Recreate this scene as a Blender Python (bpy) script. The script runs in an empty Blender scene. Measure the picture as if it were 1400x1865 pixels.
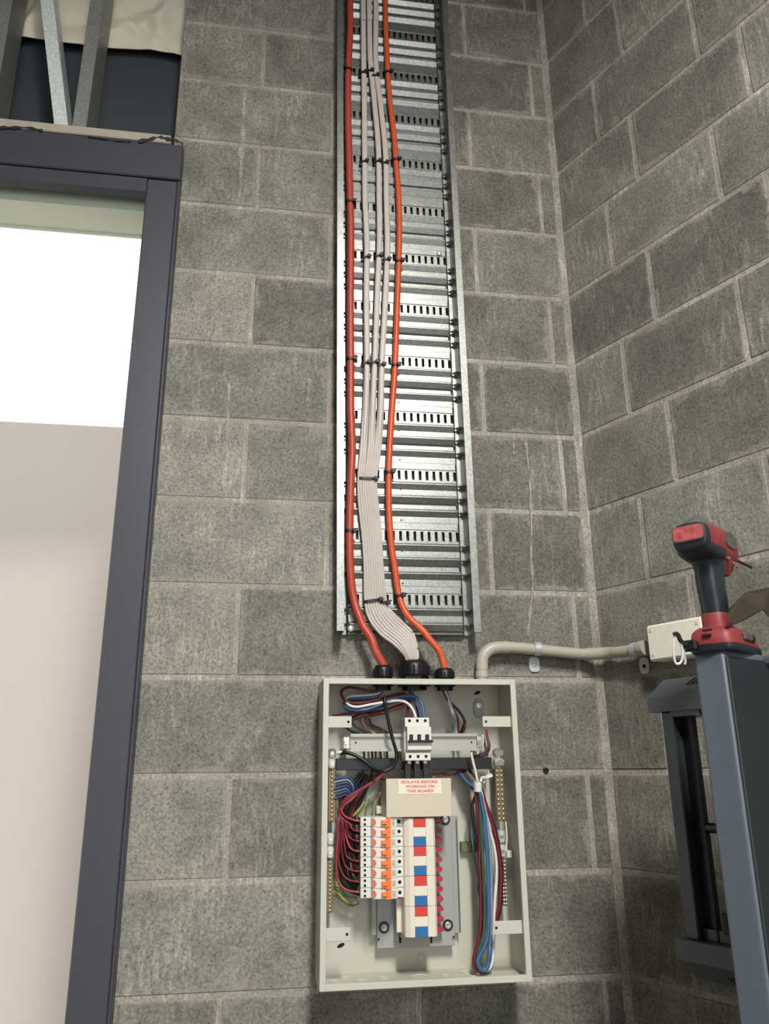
import bpy, math, random
from mathutils import Vector, Matrix
random.seed(7)
R = math.radians
scene = bpy.context.scene
COL = scene.collection

# ------------------------------------------------------------------ camera, world, lights, exposure
cam_d = bpy.data.cameras.new('camera'); cam = bpy.data.objects.new('camera', cam_d); COL.objects.link(cam)
cam.location = (0.05598, -1.77917, 1.60865)
cam.rotation_euler = (1.88109, 0.00906, -0.14911)
cam_d.sensor_fit = 'AUTO'; cam_d.sensor_width = 36.0; cam_d.lens = 1464.83 * 36.0 / 1865.0
cam_d.clip_start = 0.02; cam_d.clip_end = 100
scene.camera = cam

world = bpy.data.worlds.new('overcast_sky'); scene.world = world; world.use_nodes = True
bg = world.node_tree.nodes['Background']
bg.inputs['Color'].default_value = (0.98, 1.0, 1.0, 1); bg.inputs['Strength'].default_value = 2.5

def area_light(name, loc, rot, sx, sy, power, color):
    d = bpy.data.lights.new(name, 'AREA'); d.shape = 'RECTANGLE'; d.size = sx; d.size_y = sy
    d.energy = power; d.color = color
    o = bpy.data.objects.new(name, d); COL.objects.link(o); o.location = loc; o.rotation_euler = rot
    return o
area_light('strip_lamp_light', (0.42, -3.0, 3.935), (0, 0, 0), 0.26, 1.25, 205, (1.0, 0.965, 0.90))

scene.view_settings.view_transform = 'Standard'; scene.view_settings.look = 'None'
scene.view_settings.gamma = 1.0; scene.view_settings.use_curve_mapping = False
scene.view_settings.exposure = 0.0
scene.cycles.max_bounces = 8; scene.cycles.diffuse_bounces = 4; scene.cycles.glossy_bounces = 3

# ------------------------------------------------------------------ mesh helpers
def V(*a): return Vector(a)
class MB:
    def __init__(s): s.v = []; s.f = []
    def add(s, vs, fs):
        b = len(s.v); s.v += [tuple(p) for p in vs]; s.f += [tuple(i + b for i in f) for f in fs]; return s
    def box(s, x0, x1, y0, y1, z0, z1, bv=0.0):
        if x0 > x1: x0, x1 = x1, x0
        if y0 > y1: y0, y1 = y1, y0
        if z0 > z1: z0, z1 = z1, z0
        if bv <= 0:
            vs = [(x, y, z) for z in (z0, z1) for y in (y0, y1) for x in (x0, x1)]
            return s.add(vs, [(0, 2, 3, 1), (4, 5, 7, 6), (0, 1, 5, 4), (2, 6, 7, 3), (0, 4, 6, 2), (1, 3, 7, 5)])
        bv = min(bv, (x1 - x0) * .45, (y1 - y0) * .45, (z1 - z0) * .45)
        lo = (x0, y0, z0); hi = (x1, y1, z1); vs = []; idx = {}
        for cx in (0, 1):
            for cy in (0, 1):
                for cz in (0, 1):
                    c = (cx, cy, cz)
                    for ax in range(3):
                        p = []
                        for k in range(3):
                            e = hi[k] if c[k] else lo[k]
                            if k != ax: e += -bv if c[k] else bv
                            p.append(e)
                        idx[(c, ax)] = len(vs); vs.append(tuple(p))
        fs = []
        for ax in range(3):
            o = [k for k in range(3) if k != ax]
            for sd in (0, 1):
                q = []
                for a, b in ((0, 0), (1, 0), (1, 1), (0, 1)):
                    c = [0, 0, 0]; c[ax] = sd; c[o[0]] = a; c[o[1]] = b; q.append(idx[(tuple(c), ax)])
                flip = (sd == 1) == (ax == 1)
                fs.append(tuple(q[::-1]) if flip else tuple(q))
        for ax in range(3):
            o = [k for k in range(3) if k != ax]
            for a in (0, 1):
                for b in (0, 1):
                    q = []
                    for t, w in ((0, o[0]), (1, o[0]), (1, o[1]), (0, o[1])):
                        c = [0, 0, 0]; c[ax] = t; c[o[0]] = a; c[o[1]] = b; q.append(idx[(tuple(c), w)])
                    fs.append(tuple(q))
        for c in {k[0] for k in idx}: fs.append((idx[(c, 0)], idx[(c, 1)], idx[(c, 2)]))
        return s.add(vs, fs)
    def prism(s, poly, axis, a0, a1):
        """poly: list of 2D points; extruded along axis 'x','y','z' from a0 to a1"""
        def mk(p, a):
            return {'x': (a, p[0], p[1]), 'y': (p[0], a, p[1]), 'z': (p[0], p[1], a)}[axis]
        n = len(poly)
        return s.add([mk(p, a0) for p in poly] + [mk(p, a1) for p in poly],
                     [tuple(range(n))[::-1], tuple(range(n, 2 * n))] + [(i, (i + 1) % n, (i + 1) % n + n, i + n) for i in range(n)])
    def cyl(s, p0, p1, r0, r1=None, n=12, caps=True):
        r1 = r0 if r1 is None else r1
        p0, p1 = Vector(p0), Vector(p1); d = (p1 - p0).normalized()
        a = d.orthogonal().normalized(); b = d.cross(a)
        vs = []
        for p, r in ((p0, r0), (p1, r1)):
            for i in range(n):
                t = 2 * math.pi * i / n; vs.append(p + a * (r * math.cos(t)) + b * (r * math.sin(t)))
        fs = [(i, (i + 1) % n, (i + 1) % n + n, i + n) for i in range(n)]
        if caps: fs += [tuple(range(n))[::-1], tuple(range(n, 2 * n))]
        return s.add(vs, fs)
    def lathe(s, base, axis, prof, n=24):
        """prof: list of (distance along axis, radius)"""
        base, d = Vector(base), Vector(axis).normalized(); a = d.orthogonal().normalized(); b = d.cross(a); vs = []; fs = []
        for h, r in prof:
            for i in range(n):
                t = 2 * math.pi * i / n; vs.append(base + d * h + a * (r * math.cos(t)) + b * (r * math.sin(t)))
        for k in range(len(prof) - 1):
            for i in range(n):
                j = (i + 1) % n; fs.append((k * n + i, k * n + j, (k + 1) * n + j, (k + 1) * n + i))
        m = len(prof) - 1
        fs += [tuple(range(n))[::-1], tuple(range(m * n, m * n + n))]
        return s.add(vs, fs)
    def tube(s, P, r, n=8, caps=True):
        P = [Vector(p) for p in P]; N = len(P); vs = []; fs = []
        T = [(P[min(i + 1, N - 1)] - P[max(i - 1, 0)]).normalized() for i in range(N)]
        a = T[0].orthogonal().normalized()
        for i in range(N):
            a = (a - T[i] * a.dot(T[i])); a = a.normalized() if a.length > 1e-6 else T[i].orthogonal().normalized()
            b = T[i].cross(a); rr = r[i] if isinstance(r, (list, tuple)) else r
            for k in range(n):
                t = 2 * math.pi * k / n; vs.append(P[i] + a * (rr * math.cos(t)) + b * (rr * math.sin(t)))
        for i in range(N - 1):
            for k in range(n):
                j = (k + 1) % n; fs.append((i * n + k, i * n + j, (i + 1) * n + j, (i + 1) * n + k))
        if caps: fs += [tuple(range(n))[::-1], tuple(range((N - 1) * n, N * n))]
        return s.add(vs, fs)
    def loft(s, rings, caps=True):
        n = len(rings[0]); vs = [p for r in rings for p in r]; fs = []
        for i in range(len(rings) - 1):
            for k in range(n):
                j = (k + 1) % n; fs.append((i * n + k, i * n + j, (i + 1) * n + j, (i + 1) * n + k))
        if caps: fs += [tuple(range(n))[::-1], tuple(range((len(rings) - 1) * n, len(rings) * n))]
        return s.add(vs, fs)
def spline(P, m=6):
    P = [Vector(p) for p in P]
    if len(P) < 3: return P
    Q = [P[0] * 2 - P[1]] + P + [P[-1] * 2 - P[-2]]; out = []
    for i in range(1, len(Q) - 2):
        p0, p1, p2, p3 = Q[i - 1:i + 3]
        for k in range(m):
            t = k / m
            out.append(.5 * ((2 * p1) + (p2 - p0) * t + (2 * p0 - 5 * p1 + 4 * p2 - p3) * t * t + (3 * p1 - p0 - 3 * p2 + p3) * t ** 3))
    out.append(P[-1]); return out
def superellipse(c, ax, ay, a, b, e=2.6, n=20):
    c, ax, ay = Vector(c), Vector(ax), Vector(ay); r = []
    for i in range(n):
        t = 2 * math.pi * i / n; ct, st = math.cos(t), math.sin(t)
        r.append(c + ax * (a * math.copysign(abs(ct) ** (2 / e), ct)) + ay * (b * math.copysign(abs(st) ** (2 / e), st)))
    return r

# ------------------------------------------------------------------ object helpers
ORG = {}
def tag(o, label=None, cat=None, group=None, kind=None):
    if label: o['label'] = label
    if cat: o['category'] = cat
    if group: o['group'] = group
    if kind: o['kind'] = kind
    return o
def empty(name, loc, label=None, cat=None, group=None, rot=(0, 0, 0)):
    o = bpy.data.objects.new(name, None); COL.objects.link(o); o.location = loc; o.rotation_euler = rot
    o.empty_display_size = .05; ORG[o.name] = Vector((0, 0, 0)) if any(rot) else Vector(loc)
    return tag(o, label, cat, group)
def obj(name, mb, mat, parent=None, smooth=False, loc=None, local=False, angle=40):
    """verts are in world space (or in the parent's own frame when that frame is turned)"""
    me = bpy.data.meshes.new(name)
    off = ORG[parent.name] if parent else Vector(loc if loc else (0, 0, 0))
    if local: off = Vector((0, 0, 0))
    me.from_pydata([(v[0] - off.x, v[1] - off.y, v[2] - off.z) for v in mb.v], [], mb.f); me.update()
    import bmesh
    bm = bmesh.new(); bm.from_mesh(me); bmesh.ops.recalc_face_normals(bm, faces=bm.faces); bm.to_mesh(me); bm.free()
    me.materials.append(mat)
    if smooth:
        me.polygons.foreach_set('use_smooth', [True] * len(me.polygons))
        me.set_sharp_from_angle(angle=R(angle))
    o = bpy.data.objects.new(name, me); COL.objects.link(o)
    if parent: o.parent = parent; ORG[o.name] = off
    else: o.location = off; ORG[o.name] = off
    return o
def copy_tree(o, parent=None):
    c = o.copy(); COL.objects.link(c); c.parent = parent
    for ch in o.children: copy_tree(ch, c)
    return c
def struct(o): o['kind'] = 'structure'; return o

# ------------------------------------------------------------------ materials
def srgb(r, g, b):
    f = lambda c: (c / 255 / 12.92) if c / 255 <= .04045 else ((c / 255 + .055) / 1.055) ** 2.4
    return (f(r), f(g), f(b), 1)
def mat(name, rgb, rough=.5, metal=0.0, noise=0.0, scale=40, bump=0.0, bscale=200, spec=.5, coat=0):
    m = bpy.data.materials.new(name); m.use_nodes = True; nt = m.node_tree; p = nt.nodes['Principled BSDF']
    p.inputs['Base Color'].default_value = srgb(*rgb); p.inputs['Roughness'].default_value = rough
    p.inputs['Metallic'].default_value = metal; p.inputs['Specular IOR Level'].default_value = spec
    if coat: p.inputs['Coat Weight'].default_value = coat
    if noise or bump:
        g = nt.nodes.new('ShaderNodeTexCoord')
    if noise:
        n = nt.nodes.new('ShaderNodeTexNoise'); n.inputs['Scale'].default_value = scale; n.inputs['Detail'].default_value = 4
        nt.links.new(g.outputs['Object'], n.inputs['Vector'])
        mr = nt.nodes.new('ShaderNodeMapRange'); mr.inputs['From Min'].default_value = .25; mr.inputs['From Max'].default_value = .75
        mr.inputs['To Min'].default_value = 1 - noise; mr.inputs['To Max'].default_value = 1 + noise
        mx = nt.nodes.new('ShaderNodeMix'); mx.data_type = 'RGBA'; mx.blend_type = 'MULTIPLY'; mx.inputs['Factor'].default_value = 1
        mx.inputs['A'].default_value = srgb(*rgb)
        nt.links.new(n.outputs['Fac'], mr.inputs['Value']); nt.links.new(mr.outputs['Result'], mx.inputs['B'])
        nt.links.new(mx.outputs['Result'], p.inputs['Base Color'])
    if bump:
        n2 = nt.nodes.new('ShaderNodeTexNoise'); n2.inputs['Scale'].default_value = bscale; n2.inputs['Detail'].default_value = 3
        nt.links.new(g.outputs['Object'], n2.inputs['Vector'])
        b = nt.nodes.new('ShaderNodeBump'); b.inputs['Strength'].default_value = bump; b.inputs['Distance'].default_value = .002
        nt.links.new(n2.outputs['Fac'], b.inputs['Height']); nt.links.new(b.outputs['Normal'], p.inputs['Normal'])
    return m
def masonry(name, rgb, use_obj_color, pits, bump):
    m = bpy.data.materials.new(name); m.use_nodes = True; nt = m.node_tree; N = nt.nodes; L = nt.links; p = N['Principled BSDF']
    p.inputs['Roughness'].default_value = .92; p.inputs['Specular IOR Level'].default_value = .25
    geo = N.new('ShaderNodeNewGeometry')
    def noise(scale, detail, vec=None, rough=.6):
        n = N.new('ShaderNodeTexNoise'); n.inputs['Scale'].default_value = scale; n.inputs['Detail'].default_value = detail
        n.inputs['Roughness'].default_value = rough
        L.new(vec if vec else geo.outputs['Position'], n.inputs['Vector']); return n.outputs['Fac']
    def rng(sock, a, b, c, d):
        r = N.new('ShaderNodeMapRange'); r.inputs['From Min'].default_value = a; r.inputs['From Max'].default_value = b
        r.inputs['To Min'].default_value = c; r.inputs['To Max'].default_value = d; L.new(sock, r.inputs['Value']); return r.outputs['Result']
    def mul(a, b):
        r = N.new('ShaderNodeMath'); r.operation = 'MULTIPLY'; L.new(a, r.inputs[0]); L.new(b, r.inputs[1]); return r.outputs[0]
    def add(a, b):
        r = N.new('ShaderNodeMath'); r.operation = 'ADD'; L.new(a, r.inputs[0]); L.new(b, r.inputs[1]); return r.outputs[0]
    mp = N.new('ShaderNodeMapping'); mp.inputs['Scale'].default_value = (1, 1, .16); L.new(geo.outputs['Position'], mp.inputs['Vector'])
    grain = noise(185, 6, None, .72); cloud = noise(8, 5); streak = noise(120, 4, mp.outputs['Vector']); smask = noise(6, 3)
    pit = noise(150, 3, None, .55)
    f = mul(rng(grain, .33, .67, .58, 1.45), rng(cloud, .3, .7, .74, 1.24))
    st = mul(rng(streak, .46, .7, 0, .75), rng(smask, .44, .66, 0, 1))
    one = N.new('ShaderNodeMath'); one.operation = 'ADD'; one.inputs[1].default_value = 1; L.new(st, one.inputs[0])
    f = mul(f, one.outputs[0])
    pm = rng(pit, .3, .4, pits, 1)
    f = mul(f, pm)
    mx = N.new('ShaderNodeMix'); mx.data_type = 'RGBA'; mx.blend_type = 'MULTIPLY'; mx.inputs['Factor'].default_value = 1
    if use_obj_color:
        oi = N.new('ShaderNodeObjectInfo'); L.new(oi.outputs['Color'], mx.inputs['A'])
    else: mx.inputs['A'].default_value = srgb(*rgb)
    L.new(f, mx.inputs['B']); col = mx.outputs['Result']
    if use_obj_color:      # mortar smeared over the block edges
        tc = N.new('ShaderNodeTexCoord'); sp = N.new('ShaderNodeSeparateXYZ'); L.new(tc.outputs['Generated'], sp.inputs[0])
        def edge(sock, k):
            a = N.new('ShaderNodeMath'); a.operation = 'PINGPONG'; a.inputs[1].default_value = .5; L.new(sock, a.inputs[0])
            c = N.new('ShaderNodeMath'); c.operation = 'MULTIPLY'; c.inputs[1].default_value = k; L.new(a.outputs[0], c.inputs[0]); return c.outputs[0]
        mn = N.new('ShaderNodeMath'); mn.operation = 'MINIMUM'; L.new(edge(sp.outputs[0], .37), mn.inputs[0]); L.new(edge(sp.outputs[2], .19), mn.inputs[1])
        reach = rng(noise(14, 5, None, .65), .44, .74, .001, .032)
        sub = N.new('ShaderNodeMath'); sub.operation = 'SUBTRACT'; L.new(reach, sub.inputs[0]); L.new(mn.outputs[0], sub.inputs[1])
        msk = mul(rng(sub.outputs[0], -.003, .006, 0, .8), rng(grain, .35, .62, .35, 1))
        m2 = N.new('ShaderNodeMix'); m2.data_type = 'RGBA'; m2.inputs['B'].default_value = srgb(158, 154, 145)
        L.new(msk, m2.inputs['Factor']); L.new(col, m2.inputs['A']); col = m2.outputs['Result']
    L.new(col, p.inputs['Base Color'])
    b = N.new('ShaderNodeBump'); b.inputs['Strength'].default_value = bump; b.inputs['Distance'].default_value = .0016
    L.new(add(mul(grain, pm), mul(pm, cloud)), b.inputs['Height']); L.new(b.outputs['Normal'], p.inputs['Normal'])
    return m
def galv(name, rgb, rough, metal=.85):
    m = bpy.data.materials.new(name); m.use_nodes = True; nt = m.node_tree; N = nt.nodes; L = nt.links; p = N['Principled BSDF']
    p.inputs['Metallic'].default_value = metal
    tc = N.new('ShaderNodeTexCoord')
    vo = N.new('ShaderNodeTexVoronoi'); vo.inputs['Scale'].default_value = 260; L.new(tc.outputs['Object'], vo.inputs['Vector'])
    no = N.new('ShaderNodeTexNoise'); no.inputs['Scale'].default_value = 55; no.inputs['Detail'].default_value = 5; L.new(tc.outputs['Object'], no.inputs['Vector'])
    sx = N.new('ShaderNodeSeparateColor'); L.new(vo.outputs['Color'], sx.inputs['Color'])
    r1 = N.new('ShaderNodeMapRange'); r1.inputs['To Min'].default_value = .8; r1.inputs['To Max'].default_value = 1.12; L.new(sx.outputs[0], r1.inputs['Value'])
    mx = N.new('ShaderNodeMix'); mx.data_type = 'RGBA'; mx.blend_type = 'MULTIPLY'; mx.inputs['Factor'].default_value = 1
    mx.inputs['A'].default_value = srgb(*rgb); L.new(r1.outputs['Result'], mx.inputs['B']); L.new(mx.outputs['Result'], p.inputs['Base Color'])
    r2 = N.new('ShaderNodeMapRange'); r2.inputs['From Min'].default_value = .3; r2.inputs['From Max'].default_value = .7
    r2.inputs['To Min'].default_value = rough - .03; r2.inputs['To Max'].default_value = rough + .04; L.new(no.outputs['Fac'], r2.inputs['Value'])
    L.new(r2.outputs['Result'], p.inputs['Roughness'])
    return m
M_block = masonry('concrete_block', (120, 118, 112), True, .62, .55)
M_mortar = masonry('mortar', (157, 152, 143), False, .9, .35)
M_concrete = mat('floor_concrete', (120, 117, 110), .8, 0, .15, 6)
M_ceiling = mat('ceiling_panel', (120, 120, 118), .8)
M_galv = galv('galvanised_steel', (148, 150, 147), .38, .88)
M_stud_shade = galv('shaded_stud_steel', (150, 152, 150), .5, .5)  # darker copy of the stud steel, with shade put into its colour
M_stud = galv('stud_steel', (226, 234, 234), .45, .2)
M_zinc = mat('zinc_plate', (214, 217, 218), .34, .5)
M_alu = mat('aluminium', (176, 177, 168), .42, .35)
M_frame = mat('dark_powder_coat', (66, 68, 77), .42, .0, .05, 30)
M_cream = mat('enclosure_paint', (194, 193, 180), .42)
M_flange = mat('enclosure_flange_paint', (200, 199, 187), .4)
M_orange = mat('orange_sheath', (208, 88, 50), .42, 0, .06, 20)
M_orange_shade = mat('shaded_orange_sheath', (178, 70, 52), .42, 0, .06, 20)  # same orange sheath, the left cable's shade mixed into the colour
M_tps = mat('white_sheath', (196, 187, 181), .45, 0, .07, 60)
M_black = mat('black_plastic', (18, 19, 22), .4)
M_blackm = mat('black_nylon', (14, 14, 15), .5)
M_dark = mat('hole_black', (8, 8, 8), .8)
M_red = mat('red_wire', (112, 28, 40), .4)
M_rose = mat('rose_wire', (158, 56, 70), .4)
M_blue = mat('blue_wire', (66, 100, 140), .38)
M_navy = mat('navy_wire', (46, 56, 104), .4)
M_white = mat('white_wire', (222, 220, 214), .4)
M_pink = mat('pinkish_wire', (196, 160, 156), .45)
M_green = mat('dark_green_wire', (52, 86, 70), .4)
M_brown = mat('brown_wire', (120, 66, 50), .45)
M_bwire = mat('black_wire', (22, 24, 28), .4)
M_gy = mat('green_yellow_wire', (152, 160, 92), .45, 0, .2, 90)
M_gyd = mat('green_earth_wire', (100, 110, 72), .45)
M_greyblue = mat('grey_blue_wire', (124, 146, 164), .4)
M_brass = mat('brass', (134, 118, 84), .45, .5, .1, 120)
M_screw = mat('screw_steel', (196, 190, 170), .3, .85)
M_insul = mat('white_insulator', (214, 212, 204), .4)
M_mcb = mat('breaker_white', (222, 221, 213), .38)
M_mcb2 = mat('breaker_grey', (176, 176, 174), .4)
M_tog = mat('orange_toggle', (244, 128, 48), .4)
M_salmon = mat('salmon_indicator', (206, 110, 86), .4)
M_clear = mat('indicator_window', (190, 178, 176), .25)
M_tred = mat('phase_red', (214, 58, 48), .4)
M_tblue = mat('phase_blue', (30, 106, 168), .4)
M_twhite = mat('phase_white', (232, 226, 208), .4)
M_buscov = mat('busbar_cover_white', (228, 220, 204), .4)
M_pan = mat('chassis_grey', (160, 163, 160), .45, .05)
M_pole = mat('busbar_red', (170, 42, 62), .42)
M_cover = mat('terminal_cover_cream', (208, 198, 180), .45)
M_sticker = mat('sticker_white', (238, 226, 210), .5)
M_text = mat('red_print', (214, 70, 62), .5)
M_conduit = mat('conduit_grey', (178, 174, 160), .4)
M_jbox = mat('junction_box_white', (246, 241, 228), .45, 0, .05, 60)
M_slate = mat('slate_powder_coat', (80, 88, 98), .42, .05, .05, 40)
M_slate2 = mat('slate_paint', (78, 84, 88), .42, .1)
M_side_dark = mat('dark_side', (34, 40, 43), .5)
M_inner = mat('black_channel', (16, 20, 26), .55)
M_tool_red = mat('tool_red', (132, 48, 52), .52, 0, .22, 90)
M_tool_label = mat('tool_red_label', (172, 82, 84), .5, 0, .4, 110)
M_tool_black = mat('tool_black', (34, 40, 46), .36, 0, .1, 60)
M_tool_grey = mat('tool_grey', (86, 84, 80), .5, 0, .25, 120)
M_card = mat('brown_cardboard', (68, 57, 45), .85, 0, .1, 30)  # brown lowered to carry the shade on the turned-away flap
M_memb = mat('cream_membrane', (234, 226, 208), .6, 0, .05, 14, 1.0, 9)
for _nd in M_memb.node_tree.nodes:
    if _nd.type == 'BUMP': _nd.inputs['Distance'].default_value = .03
    if _nd.type == 'TEX_NOISE' and _nd.inputs['Scale'].default_value == 9:
        _nd.noise_type = 'RIDGED_MULTIFRACTAL'; _nd.inputs['Detail'].default_value = 2; _nd.inputs['Scale'].default_value = 5
M_membd = mat('dark_membrane', (58, 64, 68), .55)
M_timber = mat('pale_timber', (176, 168, 154), .7, 0, .12, 30)
M_tape = mat('torn_black_tape', (40, 42, 46), .5)
M_render = mat('pale_pink_render', (246, 230, 226), .85)
M_soffit = mat('pale_green_soffit', (246, 251, 236), .7)
M_ground = mat('pale_concrete_yard', (205, 200, 190), .9)
M_lamp = bpy.data.materials.new('lamp_diffuser'); M_lamp.use_nodes = True
_p = M_lamp.node_tree.nodes['Principled BSDF']; _p.inputs['Emission Color'].default_value = (1, .95, .87, 1); _p.inputs['Emission Strength'].default_value = 6
M_glass = bpy.data.materials.new('window_glass'); M_glass.use_nodes = True
_n = M_glass.node_tree; _n.nodes.clear()
_o = _n.nodes.new('ShaderNodeOutputMaterial'); _mx = _n.nodes.new('ShaderNodeMixShader'); _t = _n.nodes.new('ShaderNodeBsdfTransparent'); _g = _n.nodes.new('ShaderNodeBsdfGlossy')
_t.inputs['Color'].default_value = (.95, .97, .96, 1); _g.inputs['Roughness'].default_value = .02; _mx.inputs['Fac'].default_value = .008
_n.links.new(_t.outputs[0], _mx.inputs[1]); _n.links.new(_g.outputs[0], _mx.inputs[2]); _n.links.new(_mx.outputs[0], _o.inputs[0])

# ------------------------------------------------------------------ the room
XC = 0.8245; ANG = 0.43697; TOP = 5.0
JX = 0.19378
struct(obj('floor', MB().box(-3.2, 3.2, -5.5, .14, -.1, 0), M_concrete))
struct(obj('ceiling', MB().box(-3.2, 3.2, -5.5, .14, TOP, TOP + .1), M_ceiling))

struct(obj('wall_rear', MB().box(-3.2, -.8, -5.5, -5.35, 0, TOP).box(1.6, 3.2, -5.5, -5.35, 0, TOP).box(-.8, 1.6, -5.5, -5.35, 3.6, TOP), M_ceiling))  # unseen rear wall, added with an opening sized to limit the daylight fill
struct(obj('wall_side', MB().box(-3.3, -3.2, -5.5, .14, 0, TOP).box(3.2, 3.3, -5.5, .14, 0, TOP), M_ceiling))  # unseen side walls, added to cut fill and shape reflections

def block_mesh(name, w, h):
    mb = MB().box(0, w, 0, .06, 0, h, .0022)
    me = bpy.data.meshes.new(name); me.from_pydata(mb.v, [], mb.f); me.update()
    import bmesh
    bm = bmesh.new(); bm.from_mesh(me); bmesh.ops.recalc_face_normals(bm, faces=bm.faces); bm.to_mesh(me); bm.free()
    me.materials.append(M_block); return me
_bm = {}
def block(parent, x0, x1, k, tone=None):
    g = .0052
    if x0 == -.222: x0 -= g
    w = round(x1 - x0 - 2 * g, 4); key = w
    if key not in _bm: _bm[key] = block_mesh('block', w, .2 - 2 * g)
    o = bpy.data.objects.new('block', _bm[key]); COL.objects.link(o); o.parent = parent
    o.location = (x0 + g, -.0019 + random.uniform(-.0006, .0006), 1.2 + .2 * k + g)
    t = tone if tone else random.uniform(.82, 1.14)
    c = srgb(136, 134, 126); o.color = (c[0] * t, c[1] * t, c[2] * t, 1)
    return o
wall_back = struct(obj('wall_back', MB().box(-.222, XC + .02, .0, .14, 0, TOP), M_mortar))
tones = {(7, 0): .72, (3, 0): .84, (1, 0): .8, (-1, 0): .9, (1, -1): 1.12, (11, 0): .84, (9, 0): .95}
for k in range(-6, 19):
    off = 0.0 if k % 2 else JX
    xs = [-.222] + [off + n * 2 * JX for n in range(-3, 4) if -.15 < off + n * 2 * JX < XC - .03] + [XC - .007]
    for i in range(len(xs) - 1):
        t = None
        if k % 2 and abs(xs[i]) < .01: t = tones.get((k, 0))
        if k % 2 and abs(xs[i + 1]) < .01: t = tones.get((k, -1))
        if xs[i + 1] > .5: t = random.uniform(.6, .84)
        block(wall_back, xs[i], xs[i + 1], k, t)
obj('corner_joint', MB().prism([(XC - .012, .003), (XC - .0115, -.0020), (XC - .004, -.0062), (XC + .0030, -.0115), (XC + .008, -.0105), (XC + .012, .003)], 'z', 0, TOP), M_mortar, wall_back, True)

wr_mb = MB().box(0, 2.6, 0, .14, 0, TOP)
wall_right = obj('wall_right', wr_mb, M_mortar, local=True); struct(wall_right)
wall_right.location = (XC, 0, 0); wall_right.rotation_euler = (0, 0, ANG - math.pi / 2)
ORG[wall_right.name] = Vector((0, 0, 0))
for k in range(-6, 19):
    s0 = .2676 if k % 2 else .1656
    if k % 2 == 0: ss = [.008, s0] + [s0 + .307 * n for n in range(1, 8)]
    else: ss = [.008, s0] + [s0 + .307 * n for n in range(1, 8)]
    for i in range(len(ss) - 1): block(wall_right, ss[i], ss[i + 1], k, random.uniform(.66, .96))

def dribble(pts, w, parent=wall_back, y=-.0032):
    P = spline(pts, 5); rings = []
    for i, p in enumerate(P):
        a = w * (.65 + .35 * math.sin(i * 1.7) + .25 * math.sin(i * .6 + 1)) * (.4 if i in (0, len(P) - 1) else 1)
        rings.append([(p.x + a * math.cos(t), y + .0017 * math.sin(t), p.z) for t in (2 * math.pi * q / 8 for q in range(8))])
    obj('mortar_dribble', MB().loft(rings), M_mortar, parent, True)
dribble([(-0.048,0,3.3825),(-0.0473,0,3.2982),(-0.046,0,3.2033),(-0.0465,0,3.1177),(-0.0453,0,3.0275)], .0075)
dribble([(-0.0444,0,2.4931),(-0.0449,0,2.4496),(-0.0443,0,2.3856),(-0.044,0,2.3298),(-0.0461,0,2.2707),(-0.0472,0,2.2209)], .0055)
dribble([(0.1061,0,3.3852),(0.1057,0,3.3376),(0.1066,0,3.2965)], .003)
dribble([(0.1318,0,3.3888),(0.1327,0,3.3413),(0.1321,0,3.2961)], .003)
dribble([(0.6846,0,2.3899),(0.6869,0,2.3169),(0.6877,0,2.2453),(0.6848,0,2.1614),(0.6789,0,2.0931),(0.6784,0,2.0264),(0.6687,0,1.9609),(0.6579,0,1.8969)], .004)
dribble([(0.6542,0,2.4031),(0.652,0,2.3661),(0.6521,0,2.3442)], .004)
dribble([(0.1457,0,2.5205),(0.1437,0,2.4834),(0.143,0,2.454)], .006)
obj('drill_hole', MB().cyl([(0.6799,0,1.6045)][0], ([(0.6799,0,1.6045)][0][0], -.0045, [(0.6799,0,1.6045)][0][2]), .006), M_dark, wall_back)

# ------------------------------------------------------------------ window, facade above it, outside
window_1 = struct(empty('window_1', (-.9, 0, .3)))
FX0, FX1 = -1.95, -.193
def wobj(name, mb, m, smooth=False): return obj(name, mb, m, window_1, smooth)
wobj('jamb', MB().box(-.275, -.2, -.031, .012, .3, 3.039, .003), M_frame)
wobj('jamb_edge', MB().box(-.2, FX1, -.034, .075, .25, 3.039, .002), M_frame)
wobj('jamb', MB().box(FX0, FX0 + .06, -.034, .075, .25, 3.039, .003), M_frame)
wobj('header', MB().box(FX0, FX1, -.034, .03, 3.043, 3.15, .003), M_frame)
wobj('header_sash', MB().box(FX0 + .06, -.275, -.031, .0, 2.999, 3.039, .0005), M_frame)
wobj('sill', MB().box(FX0 + .06, -.275, -.034, .075, .25, .33, .003), M_frame)
wobj('pane', MB().box(FX0 + .06, -.272, .002, .008, .33, 3.01), M_glass)
wall_left = struct(obj('wall_left', MB().box(-3.2, -.222, .115, .14, 3.1, TOP).box(-3.2, FX0, .0, .14, 0, 3.15).box(FX0, -.2, .0, .14, 0, .25), M_membd))

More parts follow.
